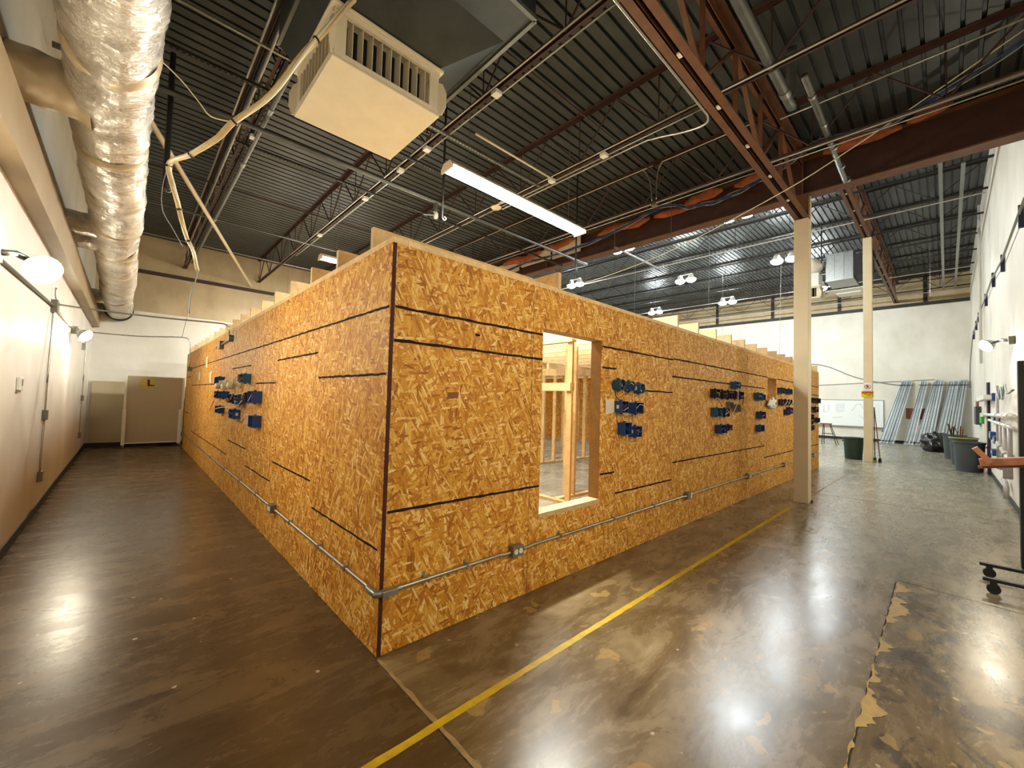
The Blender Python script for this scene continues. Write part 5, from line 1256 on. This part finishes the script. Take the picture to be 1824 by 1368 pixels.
t = thing('wall_shelf_light', (14.5, RW+.1, 1.8), 'white tapered wall strip with rounded nose above the navy panel', 'wall strip')
mb = MB(); mb.prism([(12.9,0),(14.2,0),(16.2,.05),(16.6,.12),(16.2,.17),(12.9,.17)], 1.83, 1.93, None, (0, RW+.002, 0)); mb.build('strip', M['white'], t)
for k, (x, z, h, lab) in enumerate(((12.35, 1.86, .16, 'topmost blue wall box on the right wall'), (12.0, 1.40, .11, 'blue wall box behind the white pipes on the right wall'), (13.0, 1.02, .17, 'blue wall box low left of a pair on the right wall'), (11.9, .97, .15, 'blue wall box low right of a pair on the right wall'), (12.5, .68, .13, 'lowest blue wall box on the right wall'))):
    t = thing('wall_outlet_box', (x, RW, z-h/2), lab, 'outlet box', 'blue boxes on the right wall')
    box((x-.26, yw, z-h/2), (x+.26, yw+.085, z+h/2)).build('shell', M['blue'], t, bevel=.006)
    box((x-.2, yw+.0855, z-h/4), (x+.2, yw+.088, z+h/4)).build('label_plate', M['pvcgrey'], t)
def pvc(label, pts, r, mat='pvc', fit=()):
    t = thing('pipe_run', pts[0], label, 'pipe')
    MB().tube([(x, RW+.07, z) for x, z in pts], r, 12).build('pipe', M[mat], t, smooth='all')
    for (x, z) in fit: MB().lathe([(r*1.45,-.04),(r*1.45,.04)], (x, RW+.07, z), 14, Matrix.Rotation(math.pi/2, 3, 'Y')).build('fitting', M[mat], t, smooth=True)
def P2(l): return [(x, z) for x, z in l]
def pvc2(label, l, r, mat='pvc', fit=()):
    t = thing('pipe_run', (l[0][0], RW+.07, l[0][1]), label, 'pipe')
    MB().tube([(x, RW+.07, z) for x, z in l], r, 12).build('pipe', M[mat], t, smooth='all')
    for (x, z) in fit: MB().lathe([(r*1.5,-.06),(r*1.5,.06)], (x, RW+.07, z), 14, Matrix.Rotation(math.pi/2, 3, 'Y')).build('fitting', M[mat], t, smooth=True)
pvc2('upper horizontal white pipe on the right wall', [(15.4, 1.48), (8.3, 1.47)], .035, 'pvc', ((11, 1.475), (9.6, 1.472), (8.8, 1.472)))
pvc2('lower horizontal white pipe on the right wall', [(13.4, 1.36), (8.6, 1.30)], .028, 'pvc', ((10.2, 1.32), (9.2, 1.31)))
pvc2('thin dark vertical pipe on the right wall, leftmost beside the navy panel', [(11.1, 2.05), (11.1, .45)], .022, 'pvcgrey')
pvc2('grey vertical pipe on the right wall, second from the left', [(10.4, 1.3), (10.4, .5)], .028, 'pvcgrey', ())
pvc2('grey vertical pipe on the right wall, third from the left', [(9.7, 1.3), (9.7, .42)], .03, 'pvcgrey')
pvc2('grey vertical pipe on the right wall nearest the black rack', [(8.9, 1.3), (8.9, .5)], .028, 'pvcgrey')
pvc2('grey cluster pipe crossing low on the right wall', [(11.0, .95), (10.2, .9), (9.4, .82), (8.4, .78)], .045, 'pvcgrey', ((10.2, .9), (9.4, .82)))
pvc2('wavy silver hose looping high on the right wall', smoothp([Vector((11.1, 0, 1.95)), Vector((10.6, 0, 1.78)), Vector((10.3, 0, 1.98)), Vector((10.0, 0, 1.76)), Vector((9.6, 0, 2.0)), Vector((9.2, 0, 1.84)), Vector((8.3, 0, 1.86))]) and [(p.x, p.z) for p in smoothp([Vector((11.1, 0, 1.95)), Vector((10.6, 0, 1.78)), Vector((10.3, 0, 1.98)), Vector((10.0, 0, 1.76)), Vector((9.6, 0, 2.0)), Vector((9.2, 0, 1.84)), Vector((8.3, 0, 1.86))])], .014, 'galv')
pvc2('short grey drain pipe under the low pipes on the right wall', [(10.0, .38), (9.6, .3), (9.6, .1)], .035, 'pvcgrey')
pvc2('thin vertical conduit high on the right wall', [(16.2, 7.4), (16.2, 2.9)], .03, 'white')
# cable on hooks along the right wall
t = thing('wall_cable', (12, RW+.03, 4.3), 'dark cable carried on black hooks along the right wall', 'cable')
MB().tube([(6.9, RW+.05, 4.2), (10.1, RW+.05, 4.22), (12.3, RW+.05, 4.40), (14.7, RW+.05, 4.42), (18.0, RW+.05, 4.5), (21.9, RW+.05, 4.4), (24.5, RW+.05, 3.6), (25.3, RW+.05, 2.6)], .016, 8).build('line', M['greycable'], t, smooth='all')
for x, z in ((7.55, 4.2), (10.2, 4.23), (12.3, 4.40), (14.7, 4.42), (18, 4.5), (19.7, 4.5), (21.6, 4.42)): MB().bar((x, RW+.03, z+.13), (x, RW+.03, z-.18), .05, .05).build('hook', M['navy'], t)
tag(MB().tube(smoothp([(BW-.04, 5.5, 4.0), (BW-.04, 3.6, 3.95), (BW-.04, 2.2, 3.8), (BW-.04, 1.0, 3.2), (BW-.04, .1, 2.9), (BW-.04, -.9, 2.7)]), .02, 6).build('cable', M['greycable'], None, smooth='all'), 'thin grey cable sagging across the far right wall above the whiteboard', 'cable')
tag(MB().tube([(BW-.03, 3, 2.72), (BW-.03, -1.9, 2.98)], .012, 6).build('cable', M['greycable'], None), 'taut thin line across the far right wall just above the steel studs', 'cable')

# ------------------------------------------------------------------ rolling rack at right edge
t = thing('rolling_rack', (4.5, -2.7, 0), 'black steel rolling rack with a red-brown timber arm at the right picture edge', 'rack')
for x in (4.24, 4.74):
    box((x-.02, -2.93, .10), (x+.02, -2.45, .125)).build('foot_bar', M['black'], t)
    for y in (-2.51, -2.89):
        MB().tube([(x-.018, y, .042), (x+.018, y, .042)], .041, 18).build('caster_wheel', M['black'], t, smooth=True)
        box((x-.026, y-.02, .05), (x+.026, y+.02, .099)).build('caster_fork', M['black'], t)
box((4.22, -2.74, .126), (4.76, -2.70, .16)).build('cross_bar', M['black'], t)
box((4.64, -2.775, .161), (4.72, -2.69, 1.98)).build('upright_post', M['black'], t)
box((4.26, -2.78, .161), (4.32, -2.72, 1.98)).build('upright_post', M['black'], t)
box((4.321, -2.77, 1.9), (4.639, -2.72, 1.96)).build('top_bar', M['black'], t)
MB().bar((4.43, -2.93, 1.155), (4.43, -2.45, 1.07), .11, .06).build('timber_arm', M['woodred'], t)
MB().bar((4.36, -2.51, 1.08), (4.36, -2.42, 1.20), .13, .04, (0,1,0)).build('timber_stop', M['woodred'], t)
MB().bar((4.43, -2.93, 1.11), (4.43, -2.44, 1.027), .05, .022).build('arm_batten', M['hardboard'], t)
